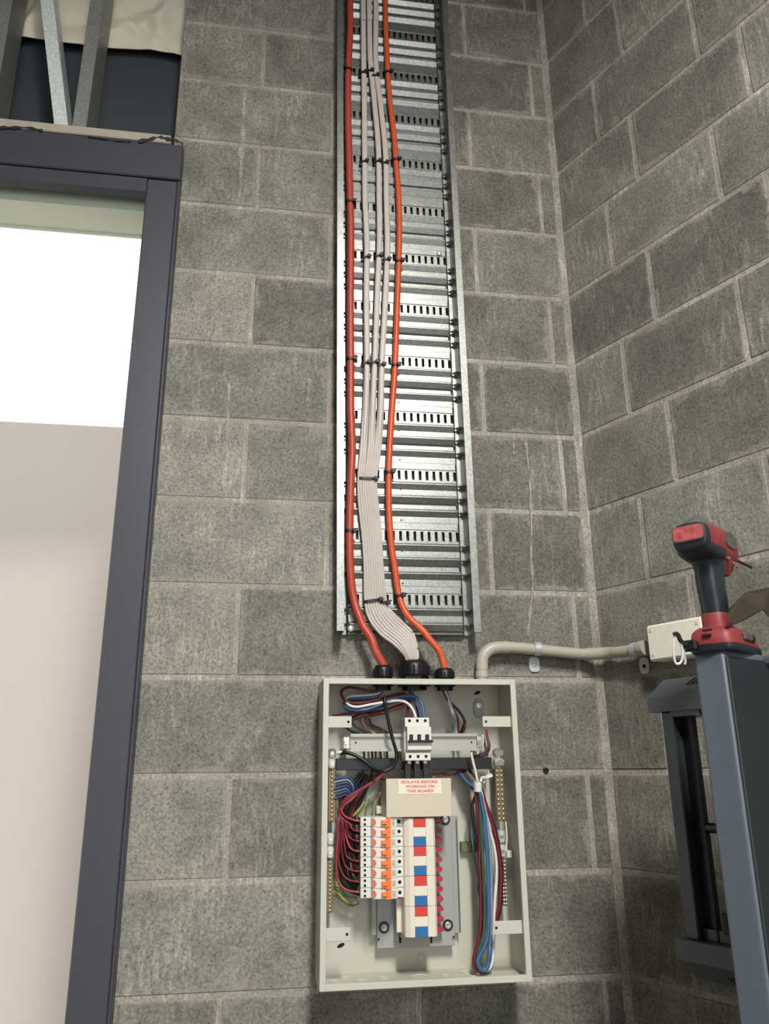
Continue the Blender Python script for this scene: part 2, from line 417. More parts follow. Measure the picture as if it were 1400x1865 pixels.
# wrinkled cream membrane hanging in front of the dark lining
def membrane():
    edge = [(-0.7577,0.1,3.5693),(-0.7326,0.1,3.5676),(-0.6789,0.1,3.5714),(-0.6159,0.1,3.5716),(-0.5477,0.1,3.5679),(-0.505,0.1,3.5676),(-0.4451,0.1,3.5694),(-0.3936,0.1,3.5744),(-0.3286,0.1,3.5797),(-0.2847,0.1,3.5794),(-0.258,0.1,3.5765),(-0.2287,0.1,3.5676)]
    nx, nz = 150, 90; vs = []; fs = []
    xs0, xs1 = edge[0][0] - .6, -.224
    def zb(x):
        if x <= edge[0][0]: return edge[0][2]
        for a, b in zip(edge, edge[1:]):
            if a[0] <= x <= b[0]: t = (x - a[0]) / (b[0] - a[0]); return a[2] + t * (b[2] - a[2])
        return edge[-1][2]
    rf = random.Random(5); folds = []
    for q in range(34):
        a = rf.uniform(0, math.pi); folds.append((rf.uniform(-1.2, -.25), rf.uniform(3.45, 4.15), math.cos(a), math.sin(a), rf.uniform(.02, .05), rf.choice((-1, 1)) * rf.uniform(.012, .026)))
    for layer in (0, 1):
        for j in range(nz + 1):
            for i in range(nx + 1):
                x = xs0 + (xs1 - xs0) * i / nx; t = j / nz; z = zb(x) + (TOP - .4 - zb(x)) * t ** 1.5
                d = .010 * math.sin(7 * x + 9 * z) * math.sin(8 * z - 5 * x + 1.3)
                for px_, pz_, ca, sa, wd, am in folds: d += am * max(0, 1 - abs((x - px_) * ca + (z - pz_) * sa) / wd) * max(0, 1 - abs((z - pz_) * ca - (x - px_) * sa) / .32)
                d *= min(1, .3 + t * 6)
                vs.append((x, .088 - d + (.002 if layer else 0), z))
    w = nx + 1; off = w * (nz + 1)
    for j in range(nz):
        for i in range(nx):
            a = j * w + i; fs.append((a, a + 1, a + w + 1, a + w)); fs.append((a + off, a + w + off, a + w + 1 + off, a + 1 + off))
    for i in range(nx): fs.append((i, i + off, i + 1 + off, i + 1))
    return MB().add(vs, fs)
mem = obj('wall_membrane', membrane(), M_memb, None, True, loc=(-.7, .085, 3.5))
tag(mem, 'wrinkled cream building membrane hanging behind the steel studs above the window', 'membrane')

def stud(name, p_bot, p_top, w, d, label, slot=None, M_stud=M_stud):
    """open C-section stud leaning in the plane of the facade"""
    b, t = Vector(p_bot), Vector(p_top); u = (t - b).normalized(); s = Vector((u.z, 0, -u.x)); yv = Vector((0, 1, 0))
    root = empty(name, b, label, 'stud', 'steel studs above the window')
    def bar(nm, s0, s1, y0, y1):
        vs = [base + s * a + yv * c for base in (b, t) for a, c in ((s0, y0), (s1, y0), (s1, y1), (s0, y1))]
        return obj(nm, MB().add(vs, [(0, 1, 2, 3), (4, 7, 6, 5), (0, 4, 5, 1), (1, 5, 6, 2), (2, 6, 7, 3), (3, 7, 4, 0)]), M_stud, root)
    bar('web', -w / 2, w / 2, 0, .0018); bar('flange', w / 2 - .0018, w / 2, .0018, d); bar('flange', -w / 2, -w / 2 + .0018, .0018, d)
    bar('lip', w / 2 - .012, w / 2 - .0018, d - .0018, d)
    if slot:
        c = b + u * slot + s * (w / 2 + .0004) + yv * (d * .45)
        ring = [c + u * (.018 * math.cos(a)) + yv * (.005 * math.sin(a)) for a in (2 * math.pi * q / 14 for q in range(14))]
        obj('slot', MB().loft([ring, [p + s * .0012 for p in ring]]), M_insul, root)
    return root
sb = [(-0.4995,-0.03,3.1837),(-0.5791,-0.03,3.5838)]; sb2 = [(-0.4544,-0.03,3.1807),(-0.4517,-0.03,3.6054)]; sb3 = [(-0.686,-0.03,3.4044),(-0.6867,-0.03,3.5655)]
def ext(a, b, z): a, b = Vector(a), Vector(b); return a + (b - a) * ((z - a.z) / (b.z - a.z))
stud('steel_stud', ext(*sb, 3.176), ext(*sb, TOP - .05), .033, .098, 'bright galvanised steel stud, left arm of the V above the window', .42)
stud('steel_stud', ext(*sb2, 3.176), ext(*sb2, TOP - .05), .034, .098, 'shaded galvanised steel stud, right arm of the V above the window', None, M_stud_shade)
stud('steel_stud', ext(*sb3, 3.176), ext(*sb3, TOP - .05), .045, .098, 'dark steel stud at the left edge of the picture above the window', None, M_stud_shade)
tr = struct(obj('trim_1', MB().box(FX0, -.226, -.036, .07, 3.1505, 3.176, .002), M_timber))
def strip(pts, w, name, m, parent):
    P = spline(pts, 5); vs = []; fs = []
    for i, p in enumerate(P):
        h = w * (.6 + .4 * math.sin(i * 1.3) + .2 * math.sin(i * .5))
        for dy in (0, .0015):
            vs += [(p.x, p.y + dy, p.z - h), (p.x, p.y + dy, p.z + h)]
    for i in range(len(P) - 1):
        a = i * 4; b = a + 4
        fs += [(a, b, b + 1, a + 1), (a + 2, a + 3, b + 3, b + 2), (a, a + 2, b + 2, b), (a + 1, b + 1, b + 3, a + 3)]
    return obj(name, MB().add(vs, fs), m, parent)
strip([(-0.6386,-0.038,3.1446),(-0.6094,-0.038,3.1484),(-0.5727,-0.038,3.1532),(-0.5383,-0.038,3.1479)], .005, 'torn_tape', M_tape, tr)
strip([(-0.4282,-0.038,3.1446),(-0.3974,-0.038,3.1426),(-0.3588,-0.038,3.1402),(-0.3242,-0.038,3.1421)], .0025, 'torn_tape', M_tape, tr)
strip([(-0.305,-0.038,3.1446),(-0.2748,-0.038,3.1559),(-0.252,-0.038,3.1653),(-0.236,-0.038,3.1613),(-0.2122,-0.038,3.1594),(-0.1939,-0.038,3.1498)], .006, 'torn_tape', M_tape, tr)

nb = obj('neighbouring_building', MB().box(-6, 2.5, 1.6, 1.8, -.1, 3.053, .004), M_render, loc=(-3, 1.6, -.1))
tag(nb, 'pale pink rendered wall of the building outside the window', 'building')
struct(obj('trim_2', MB().box(FX0, -.2, .03, .132, 2.985, 3.1).box(FX0, -.2, .132, .138, 2.978, 3.1), M_soffit))
struct(obj('ground', MB().box(-9, 3, .14, 9, -.2, -.1), M_ground))

lamp = empty('strip_lamp', (.42, -3.0, 3.94), 'white strip lamp hanging under the ceiling', 'lamp')
obj('housing', MB().box(.27, .57, -3.65, -2.35, 3.95, 4.01, .006), M_insul, lamp)
obj('diffuser', MB().box(.285, .555, -3.63, -2.37, 3.94, 3.95), M_lamp, lamp)
for yy in (-3.45, -2.55): obj('hanger_rod', MB().cyl((.42, yy, 4.01), (.42, yy, TOP), .004), M_zinc, lamp)

# ------------------------------------------------------------------ cable tray
tray = empty('cable_tray', (.3725, 0, 1.895), 'perforated galvanised cable tray fixed upright to the block wall', 'cable tray', None, (0, -.0079, 0))
HL = 2.95; HW = .1435; YB = -.020
def tray_base():
    xs = [-HW, -HW + .009, -HW + .016]
    pitch = .0168; n = 16; slots = []
    for i in range(n):
        c = (i - (n - 1) / 2) * pitch; slots.append((c - .0034, c + .0034))
    for a, b in slots: xs += [a, b]
    xs = sorted(set([round(x, 5) for x in xs + [HW - .016, HW - .009, HW]]))
    prof = []  # (z relative to the slot row centre, height, is slot row start)
    def bump(c, w, h): return [(c + w, 0), (c + w * .5, h * .8), (c + w * .15, h), (c - .001, h), (c - .0122, .0008), (c - .0132, 0)]
    base = [(.0115, 0), (-.0115, 0)] + bump(-.023, .006, .0070) + [(-.045, 0)] + bump(-.056, .006, .0075) + [(-.0705, -.005), (-.0825, -.005)] + bump(-.090, .006, .0075) + [(-.1065, 0), (-.118, 0), (-.1195, .0015), (-.1345, .0015), (-.136, 0)]
    rows = []
    z0 = .078
    k = 0
    zc = z0 + .15 * 18
    while zc > -.02:
        for dz, h in base: rows.append((zc + dz, h, dz))
        zc -= .15
    rows = [r for r in rows if .002 <= r[0] <= HL] + [(0.0, 0, -1)]
    vs = []; fs = []
    for z, h, dz in rows:
        for x in xs:
            e = min(1, max(0, (HW - .007 - abs(x)) / .008)); e = 1 if abs(x) <= HW - .016 else 0
            vs.append((x, YB + .009 if HW - .013 < abs(x) else YB - h * e, z))
    w = len(xs)
    for j in range(len(rows) - 1):
        hole = abs(rows[j][2] - .0115) < 1e-6
        for i in range(w - 1):
            xm = (xs[i] + xs[i + 1]) / 2
            if hole and any(a < xm < b for a, b in slots): continue
            a = j * w + i; fs.append((a, a + 1, a + w + 1, a + w))
    return MB().add(vs, fs)
tb = obj('tray_base', tray_base(), M_galv, tray, False, local=True)
sm = tb.modifiers.new('sheet', 'SOLIDIFY'); sm.thickness = .001; sm.offset = 0
for s in (-1, 1):
    a = s * HW; b = s * (HW + .016)
    mb = MB().box(a, a + s * .0014, -.062, YB + .010, 0, HL)
    mb.box(a, b, -.0635, -.062, 0, HL); mb.box(b - s * .0014, b, -.062, -.052, 0, HL)
    obj('side_rail', mb, M_galv, tray, local=True)
    gm = None
    for k in range(20):       # small pressed gussets where each rib meets the rail
        for dz in (.033, 0, -.034):
            z = .02 + .15 * k + dz
            if z < .01 or z > 2.2: continue
            if gm is None:
                g = MB().add([(s * (HW - .0002), YB - .001, -.007), (s * (HW - .0002), YB - .001, .007), (s * (HW - .0002), YB - .013, 0), (s * (HW - .013), YB - .001, 0)], [(0, 1, 2), (0, 2, 3), (1, 3, 2), (0, 3, 1)])
                go = obj('gusset', g, M_galv, tray, local=True); gm = go.data; go.location.z = z
            else:
                go = bpy.data.objects.new('gusset', gm); COL.objects.link(go); go.parent = tray; go.location.z = z
for k in range(13):
    for dz in (.0362, .112):
        z = .078 + .15 * k - dz
        if z > .01: obj('drain_hole', MB().cyl((-.006 + .002 * dz, YB - .0004, z), (-.006 + .002 * dz, YB - .0012, z), .0019, n=10), M_dark, tray, local=True)
for zz in (.5, 1.6, 2.6):
    obj('stand_off', MB().box(-.12, .12, -.0090, -.003, zz - .02, zz + .02), M_galv, tray, local=True)
obj('bolt_head', MB().lathe((-.125, YB - .001, .012), (0, -1, 0), [(0, .007), (.004, .007), (.006, .004)], 14), M_zinc, tray, True, local=True)
obj('bolt_head', MB().lathe((.112, YB - .001, 1.0), (0, -1, 0), [(0, .007), (.004, .007), (.006, .004)], 14), M_zinc, tray, True, local=True)

# ------------------------------------------------------------------ cables on the tray
def cable(name, pts, r, m, label, cat, group=None, n=12, sub=6):
    P = spline(pts, sub)
    return tag(obj(name, MB().tube(P, r, n), m, None, True, loc=P[-1], angle=70), label, cat, group)
def extend_top(pts, z=4.75):
    a, b = Vector(pts[1]), Vector(pts[0]); d = (b - a); d.x *= .4; d.y = 0; d.normalize(); return [tuple(b + d * ((z - b.z) / d.z))] + list(pts)
GY = -.066
p1 = extend_top([(0.2367,-0.04,3.7103),(0.2378,-0.04,3.6181),(0.2329,-0.04,3.4567),(0.2326,-0.04,3.3112),(0.2355,-0.04,3.1879),(0.2383,-0.04,3.0687),(0.2414,-0.04,2.9475),(0.2418,-0.04,2.8507),(0.2414,-0.04,2.7069),(0.2429,-0.04,2.5592),(0.2433,-0.04,2.4373),(0.2471,-0.04,2.3217),(0.2441,-0.04,2.2339),(0.2419,-0.04,2.1207),(0.2438,-0.04,2.0387),(0.2509,-0.04,1.9722),(0.2682,-0.052,1.9129),(0.2874,-0.062,1.8784),(0.2967,-0.066,1.8499),(0.3111,-0.066,1.8244),(0.3121,-0.066,1.8117)])
cable('orange_cable', p1, .0092, M_orange_shade, 'thick orange cable along the left rail of the tray', 'cable')
p2 = extend_top([(0.3394,-0.038,3.7301),(0.3409,-0.038,3.5913),(0.3438,-0.038,3.462),(0.3481,-0.038,3.3714),(0.3586,-0.038,3.2463),(0.3625,-0.038,3.1648),(0.3678,-0.038,3.0616),(0.3688,-0.038,2.9548),(0.3657,-0.038,2.8492),(0.3597,-0.038,2.7181),(0.3521,-0.038,2.5512),(0.3419,-0.038,2.4118),(0.3358,-0.038,2.3211),(0.3338,-0.038,2.2707),(0.3328,-0.038,2.181),(0.3374,-0.038,2.0968),(0.3448,-0.038,2.042),(0.3538,-0.038,1.9775),(0.369,-0.05,1.9332),(0.4018,-0.06,1.897),(0.4172,-0.064,1.8758),(0.4363,-0.066,1.8515),(0.4449,-0.066,1.822),(0.4453,-0.066,1.8092)])
cable('orange_cable', p2, .0075, M_orange, 'thinner orange cable on the tray, to the right of the white cables', 'cable')

# white flat cables: three stacks at the top that fan out side by side lower down
G = [[(0.2738,0,3.7643),(0.2748,0,3.6232),(0.2755,0,3.487),(0.2771,0,3.3558),(0.278,0,3.1795),(0.2786,0,3.027),(0.2808,0,2.9742),(0.2833,0,2.8753),(0.2818,0,2.7352),(0.2828,0,2.5699),(0.2814,0,2.4651),(0.2749,0,2.3408),(0.2697,0,2.267)],
     [(0.2914,0,3.7672),(0.2924,0,3.6259),(0.2942,0,3.4942),(0.3043,0,3.3595),(0.3151,0,3.1922),(0.3158,0,3.0311),(0.3165,0,2.978),(0.3152,0,2.8822),(0.3089,0,2.7375),(0.303,0,2.5713),(0.2972,0,2.4461),(0.2932,0,2.3418),(0.2874,0,2.2678)],
     [(0.3112,0,3.7706),(0.3105,0,3.6288),(0.3101,0,3.4787),(0.3223,0,3.3404),(0.3341,0,3.1822),(0.3352,0,3.0332),(0.3357,0,2.98),(0.336,0,2.8728),(0.3281,0,2.7031),(0.3201,0,2.5656),(0.3163,0,2.4341),(0.3094,0,2.3426),(0.304,0,2.2685)]]
LOW = [
 [(0.2625,-0.037,2.2503),(0.2647,-0.037,2.1843),(0.2728,-0.037,2.1088),(0.2767,-0.037,2.0404),(0.2779,-0.037,1.9655),(0.2866,-0.04,1.9257),(0.309,-0.055,1.89),(0.3382,-0.064,1.8661),(0.3606,-0.066,1.8422),(0.3642,-0.066,1.8284)],
 [(0.268,-0.037,2.249),(0.2707,-0.037,2.1845),(0.2782,-0.037,2.109),(0.2821,-0.037,2.0405),(0.2837,-0.037,1.9656),(0.2929,-0.042,1.9255),(0.3139,-0.057,1.8936),(0.3431,-0.066,1.8684),(0.3636,-0.068,1.8419),(0.3665,-0.066,1.8284)],
 [(0.2738,-0.037,2.2508),(0.2764,-0.037,2.1847),(0.2838,-0.037,2.1092),(0.2877,-0.037,2.0407),(0.2892,-0.037,1.967),(0.2991,-0.044,1.9278),(0.3189,-0.058,1.8973),(0.3479,-0.068,1.872),(0.3666,-0.07,1.8417),(0.3689,-0.066,1.8285)],
 [(0.279,-0.037,2.2495),(0.2821,-0.037,2.185),(0.2895,-0.037,2.1093),(0.2933,-0.037,2.0408),(0.295,-0.037,1.9672),(0.305,-0.045,1.9304),(0.3251,-0.06,1.8997),(0.3531,-0.068,1.8746),(0.3697,-0.07,1.8417),(0.3712,-0.066,1.8285)],
 [(0.2842,-0.037,2.2512),(0.2876,-0.037,2.1852),(0.2949,-0.037,2.1095),(0.2986,-0.037,2.041),(0.3008,-0.037,1.9686),(0.3108,-0.045,1.9331),(0.3316,-0.06,1.9023),(0.3583,-0.068,1.8772),(0.3727,-0.07,1.8418),(0.3732,-0.066,1.8285)],
 [(0.2895,-0.037,2.25),(0.2931,-0.037,2.1854),(0.2998,-0.037,2.1097),(0.3037,-0.037,2.0411),(0.3066,-0.037,1.9687),(0.3169,-0.044,1.9355),(0.3384,-0.058,1.9053),(0.3637,-0.067,1.88),(0.376,-0.069,1.8419),(0.3753,-0.066,1.8285)],
 [(0.2944,-0.037,2.2517),(0.2983,-0.037,2.1856),(0.3046,-0.037,2.1099),(0.3085,-0.037,2.0413),(0.3124,-0.037,1.9675),(0.3233,-0.042,1.9378),(0.3448,-0.056,1.9084),(0.3688,-0.065,1.8829),(0.3795,-0.067,1.8422),(0.3773,-0.066,1.8286)],
 [(0.2991,-0.037,2.2505),(0.3029,-0.037,2.1858),(0.3092,-0.037,2.11),(0.3127,-0.037,2.0414),(0.3182,-0.037,1.965),(0.3295,-0.041,1.9394),(0.3509,-0.054,1.9119),(0.374,-0.062,1.886),(0.3835,-0.065,1.8425),(0.3794,-0.066,1.8286)],
 [(0.3036,-0.037,2.2521),(0.3073,-0.037,2.186),(0.3135,-0.037,2.1102),(0.317,-0.037,2.0415),(0.3243,-0.037,1.9638),(0.3357,-0.04,1.9408),(0.357,-0.052,1.9155),(0.3794,-0.06,1.889),(0.3882,-0.063,1.8429),(0.3814,-0.066,1.8286)]]
names9 = ['leftmost', 'second from the left', 'third from the left', 'fourth from the left', 'fifth from the left', 'sixth from the left', 'third from the right', 'second from the right', 'rightmost']
for i in range(9):
    g, j = divmod(i, 3)
    up = [V(*p) for p in G[g]][:-1]
    fan = [0, 0, 0, 0, 0, 0, 0, 0, 0, .1, .3, .75]
    dep = [-.032, -.0375, -.043][[1, 2, 0][j]]
    lowp = [V(*p) for p in LOW[i]]
    pts = []; half = []
    top = up[0] + (up[0] - up[1]).normalized() * 1.1; top.y = 0; top.x = up[0].x - .008
    for q, p in enumerate([top] + up):
        t = fan[max(0, q - 1)] if q else 0
        x = p.x + (j - 1) * (.0004 + .0055 * t)
        pts.append(V(x, dep * (1 - t) - .037 * t, p.z)); half.append((.0074 - .004 * t, .0027 + .0014 * t))
    for q, p in enumerate(lowp):
        pts.append(p); half.append((.0033, .0044) if q < 5 else (.0035, .0038))
    S = spline(pts, 5); rings = []
    for q, p in enumerate(S):
        k = min(q // 5, len(half) - 1); k2 = min(k + 1, len(half) - 1); t = (q % 5) / 5
        a = half[k][0] * (1 - t) + half[k2][0] * t; b = half[k][1] * (1 - t) + half[k2][1] * t
        T = (S[min(q + 1, len(S) - 1)] - S[max(q - 1, 0)]).normalized()
        ax = V(1, 0, 0) - T * T.x; ax.normalize(); ay = T.cross(ax)
        rings.append(superellipse(p, ax, ay, a, b, 2.4, 10))
    o = obj('white_cable', MB().loft(rings), M_tps, None, True, loc=S[-1], angle=70)
    tag(o, 'flat white cable entering the large middle gland, %s of the nine strands' % names9[i], 'cable', 'white cables on the tray')
    if i == 8:
        for q in (len(S) - 16, len(S) - 12, len(S) - 8, len(S) - 5):
            p = S[q]; obj('print_mark', MB().box(p.x + .0005, p.x + .0034, p.y - .0044, p.y - .0026, p.z - .004, p.z - .0005), M_bwire, o)

# cable ties
def tie(p, a, b, label, tilt=0.0, head=1, tail=.012, y=None):
    x, yy, z = p; root = empty('cable_tie', (x, yy, z), label, 'cable tie', 'black cable ties on the tray')
    rings = []
    for i in range(25):
        t = 2 * math.pi * i / 24; c, s = math.cos(t), math.sin(t)
        cx = math.copysign(abs(c) ** .75, c); sy = math.copysign(abs(s) ** .75, s)
        for_r = []
        for dr, dz in ((0, -.003), (.0015, -.003), (.0015, .003), (0, .003)):
            for_r.append((x + (a + dr) * cx, yy + (b + dr) * sy, z + dz + tilt * cx * a))
        rings.append(for_r)
    obj('strap', MB().loft(rings, False), M_blackm, root)
    hx = x + head * (a + .001)
    obj('head', MB().box(hx - .0045, hx + .0045, yy - b - .006, yy - b + .003, z - .0045 + tilt * a * head, z + .0045 + tilt * a * head, .0008), M_blackm, root)
    if tail: obj('tail', MB().add([(hx, yy - b - .003, z - .001), (hx + head * tail * .55, yy - b - .006, z + .0045), (hx + head * tail * .55, yy - b - .0048, z + .0055), (hx, yy - b - .0015, z + .0015), (hx, yy - b - .003, z - .003), (hx + head * tail * .55, yy - b - .006, z + .002), (hx + head * tail * .55, yy - b - .0048, z + .002), (hx, yy - b - .0015, z - .003)], [(0, 1, 2, 3), (4, 7, 6, 5), (0, 4, 5, 1), (1, 5, 6, 2), (2, 6, 7, 3), (3, 7, 4, 0)]), M_blackm, root)
ordn = ['topmost', 'second from the top', 'third from the top', 'fourth from the top', 'second from the bottom', 'lowest']
for i, p in enumerate([(0.2323,-0.04,3.4514),(0.2386,-0.04,3.0144),(0.2423,-0.04,2.5575),(0.2421,-0.04,2.1235)]):
    tie(p, .0096, .0096, 'black cable tie around the thick left orange cable, %s of four' % ['topmost', 'second from the top', 'third from the top', 'lowest'][i], -.1, -1 if i == 0 else 1)
for i, p in enumerate([(0.3438,-0.038,3.4603),(0.3625,-0.038,3.1648),(0.3657,-0.038,2.8481),(0.3521,-0.038,2.5502),(0.3338,-0.038,2.2701),(0.3538,-0.038,1.9775)]):
    tie(p, .008, .008, 'black cable tie around the thinner right orange cable, %s of six' % ordn[i], .15)
rows = [[(0.2708,-0.0375,3.4461),(0.2892,-0.0375,3.4545),(0.3051,-0.0375,3.4402)], [(0.2733,-0.0375,3.1456),(0.3093,-0.0375,3.1507),(0.3283,-0.0375,3.1478)], [(0.2785,-0.0375,2.8494),(0.3101,-0.0375,2.8561),(0.3301,-0.0375,2.8469)], [(0.2777,-0.0375,2.5496),(0.2978,-0.0375,2.5523),(0.3145,-0.0375,2.5468)]]
for r, row in enumerate(rows):
    for i, p in enumerate(row):
        tie(p, .0084, .0088, 'black cable tie around the %s white cable stack, %s of four rows' % (['left', 'middle', 'right'][i], ['topmost', 'second', 'third', 'lowest'][r]), .25, 1)
tie([(0.2826,-0.037,2.2523)][0], .0195, .0062, 'wide black cable tie around all white cables beside the lower slots', .0, 1)
tie([(0.293,-0.038,1.9651)][0], .0170, .0062, 'wide black cable tie around the left white cables above their bend', .18, 1)
tie([(0.3199,-0.038,1.9619)][0], .0072, .0062, 'short black cable tie around the right white cables above their bend', -.1, 1)

# ------------------------------------------------------------------ distribution board
BX0, BX1, BZ0, BZ1, BD = .181, .581, 1.2275, 1.7862, -.130
board = empty('distribution_board', (.381, 0, BZ0), 'open cream steel distribution board fixed to the block wall', 'distribution board')
def bo(name, mb, m, smooth=False, parent=None): return obj(name, mb, m, parent or board, smooth)
T = .0016
bo('back_panel', MB().box(BX0, BX1, -.0050, -.0032, BZ0, BZ1), M_cream)
bo('side_panel', MB().box(BX0, BX0 + T, BD, -.005, BZ0, BZ1), M_cream)
bo('side_panel', MB().box(BX1 - T, BX1, BD, -.005, BZ0, BZ1), M_cream)
bo('top_panel', MB().box(BX0 + T, BX1 - T, BD, -.005, BZ1 - T, BZ1), M_cream)
bpn = bo('bottom_panel', MB().box(BX0 + T, BX1 - T, BD, -.005, BZ0, BZ0 + T), M_cream)
fl = MB()
LW = .0112
fl.box(BX0, BX0 + LW, BD - .0016, BD, BZ0, BZ1, .0006); fl.box(BX1 - LW, BX1, BD - .0016, BD, BZ0, BZ1, .0006)
fl.box(BX0 + LW, BX1 - LW, BD - .0016, BD, BZ1 - LW, BZ1, .0006); fl.box(BX0 + LW, BX1 - LW, BD - .0016, BD, BZ0, BZ0 + LW, .0006)
for x0, x1, z0, z1 in ((BX0 + LW - .0014, BX0 + LW, BZ0 + LW, BZ1 - LW), (BX1 - LW, BX1 - LW + .0014, BZ0 + LW, BZ1 - LW), (BX0 + LW, BX1 - LW, BZ1 - LW, BZ1 - LW + .0014), (BX0 + LW, BX1 - LW, BZ0 + LW - .0014, BZ0 + LW)):
    fl.box(x0, x1, BD, BD + .008, z0, z1)
bo('front_flange', fl, M_flange)
# knock-outs pressed into the bottom
for (x, y, r) in ((.215, -.07, .012), (.235, -.045, .012), (.268, -.075, .013), (.31, -.06, .011), (.38, -.065, .02), (.43, -.06, .008), (.475, -.045, .013), (.48, -.09, .012), (.52, -.05, .012), (.525, -.095, .012)):
    bo('knock_out', MB().lathe((x, y, BZ0 + T), (0, 0, 1), [(0, r), (.0012, r), (.0012, r - .001), (.0004, r - .0015)], 20), M_flange, True, bpn)
# tabs for the cover, folded off the sides
def tab(rect, hole_at, right):
    x0, x1, z0, z1 = rect
    xe = BX1 - T if right else BX0 + T
    o = bo('cover_tab', MB().box(min(x0, xe), max(x1, xe), -.119, -.1175, z0, z1, .0006), M_flange)
    xh = x0 + (x1 - x0) * hole_at
    bo('screw_hole', MB().cyl((xh, -.1194, (z0 + z1) / 2), (xh, -.1172, (z0 + z1) / 2), .0026, n=14), M_dark, False, o)
    e = BX1 - T if right else BX0 + T
    bo('tab_leg', MB().box(e - .0016 if right else e, e if right else e + .0016, -.1175, -.095, z0, z1), M_flange, False, o)
tab((0.1952,0.2395,1.6900,1.7122), .85, False)
tab((0.5106,0.5684,1.6908,1.7122), .12, True)
tab((0.1949,0.2381,1.3061,1.3288), .86, False)
tab((0.5137,0.5689,1.3067,1.3302), .1, True)
# fixing points on the back panel
def fixing(p, plate=True):
    x, y, z = p
    if plate:
        r = [superellipse((x, yy, z), (1, 0, 0), (0, 0, 1), a, b, 2.6, 20) for yy, a, b in ((-.005, .0125, .021), (-.0085, .011, .0195), (-.0085, .001, .001))]
        o = bo('fixing_plate', MB().loft(r), M_pan, True)
        bo('screw', MB().lathe((x + .001, -.0085, z + .005), (0, -1, 0), [(0, .0085), (.003, .0085), (.0045, .006), (.0045, .004), (.003, .0035)], 16), M_zinc, True, o)
    bo('keyhole_slot', MB().loft([superellipse((x - .001, yy, z + (.033 if plate else 0)), (.92, 0, .38), (-.38, 0, .92), .008, .0035, 2, 14) for yy in (-.005, -.0054)]), M_dark)
fixing([(0.5335,-0.006,1.737)][0])
fixing([(0.2331,-0.006,1.2781)][0], False)
bo('screw', MB().lathe([(0.3931,-0.005,1.25)][0], (0, -1, 0), [(0, .009), (.002, .009), (.003, .006), (.002, .004)], 16), M_cream, True)

# glands on the top of the board
def gland(x, r, h, label):
    root = empty('cable_gland', (x, GY, BZ1), label, 'cable gland', 'black cable glands on the board')
    obj('body', MB().lathe((x, GY, BZ1), (0, 0, 1), [(0, r * 1.0), (h * .2, r * 1.0), (h * .22, r * .92), (h * .3, r * .92)], 6), M_black, root)
    prof = [(h * .26, r * .9), (h * .3, r * 1.0), (h * .72, r * 1.0), (h * .9, r * .9), (h, r * .72), (h, r * .6)]
    obj('cap', MB().lathe((x, GY, BZ1), (0, 0, 1), prof, 28), M_black, root, True)
    g = MB()
    for i in range(18):
        t = 2 * math.pi * i / 18; g.cyl((x + r * math.cos(t), GY + r * math.sin(t), BZ1 + h * .32), (x + r * .98 * math.cos(t), GY + r * .98 * math.sin(t), BZ1 + h * .74), r * .055, n=5)
    obj('grip_ribs', g, M_black, root)
    obj('lock_nut', MB().lathe((x, GY, BZ1 - T), (0, 0, -1), [(0, r * 1.05), (.008, r * 1.05), (.008, r * .8), (.016, r * .8)], 6), M_black, root)
gx = [[(0.312,-0.066,1.8081)][0][0], [(0.3792,-0.066,1.8086)][0][0], [(0.4453,-0.066,1.8092)][0][0]]
gland(gx[0], .021, .034, 'black cable gland gripping the thick orange cable')
gland(gx[1], .0325, .045, 'large black cable gland gripping the white cables')
gland(gx[2], .0212, .029, 'black cable gland gripping the thinner orange cable')

# DIN rail
dx0, dx1, dz0, dz1 = 0.2429,0.5125,1.6451,1.6803
din = bo('din_rail', MB().box(dx0, dx1, -.060, -.058, dz0 + .006, dz1 - .006).box(dx0, dx1, -.067, -.060, dz0 + .005, dz0 + .0065).box(dx0, dx1, -.067, -.060, dz1 - .0065, dz1 - .005).box(dx0, dx1, -.0675, -.066, dz0, dz0 + .006).box(dx0, dx1, -.0675, -.066, dz1 - .006, dz1), M_alu)
for x in (dx0 + .012, dx1 - .012): bo('rivet', MB().cyl((x, -.0605, (dz0 + dz1) / 2), (x, -.0598, (dz0 + dz1) / 2), .002, n=10), M_dark, False, din)
for x in (dx0 - .008, dx1 + .004):
    b = bo('rail_bracket', MB().box(x - .006, x + .007, -.060, -.005, (dz0 + dz1) / 2 - .012, (dz0 + dz1) / 2 + .012, .001), M_zinc, False, din)
    bo('bracket_screw', MB().lathe((x, -.060, (dz0 + dz1) / 2), (0, -1, 0), [(0, .005), (.003, .0045), (.003, .002)], 12), M_screw, True, din)
# black insulated cross bar
cx0, cx1, cz0, cz1 = 0.2138,0.5412,1.6086,1.6316
bo('cross_bar', MB().box(cx0, cx1, -.066, -.045, cz0, cz1, .001), M_black)

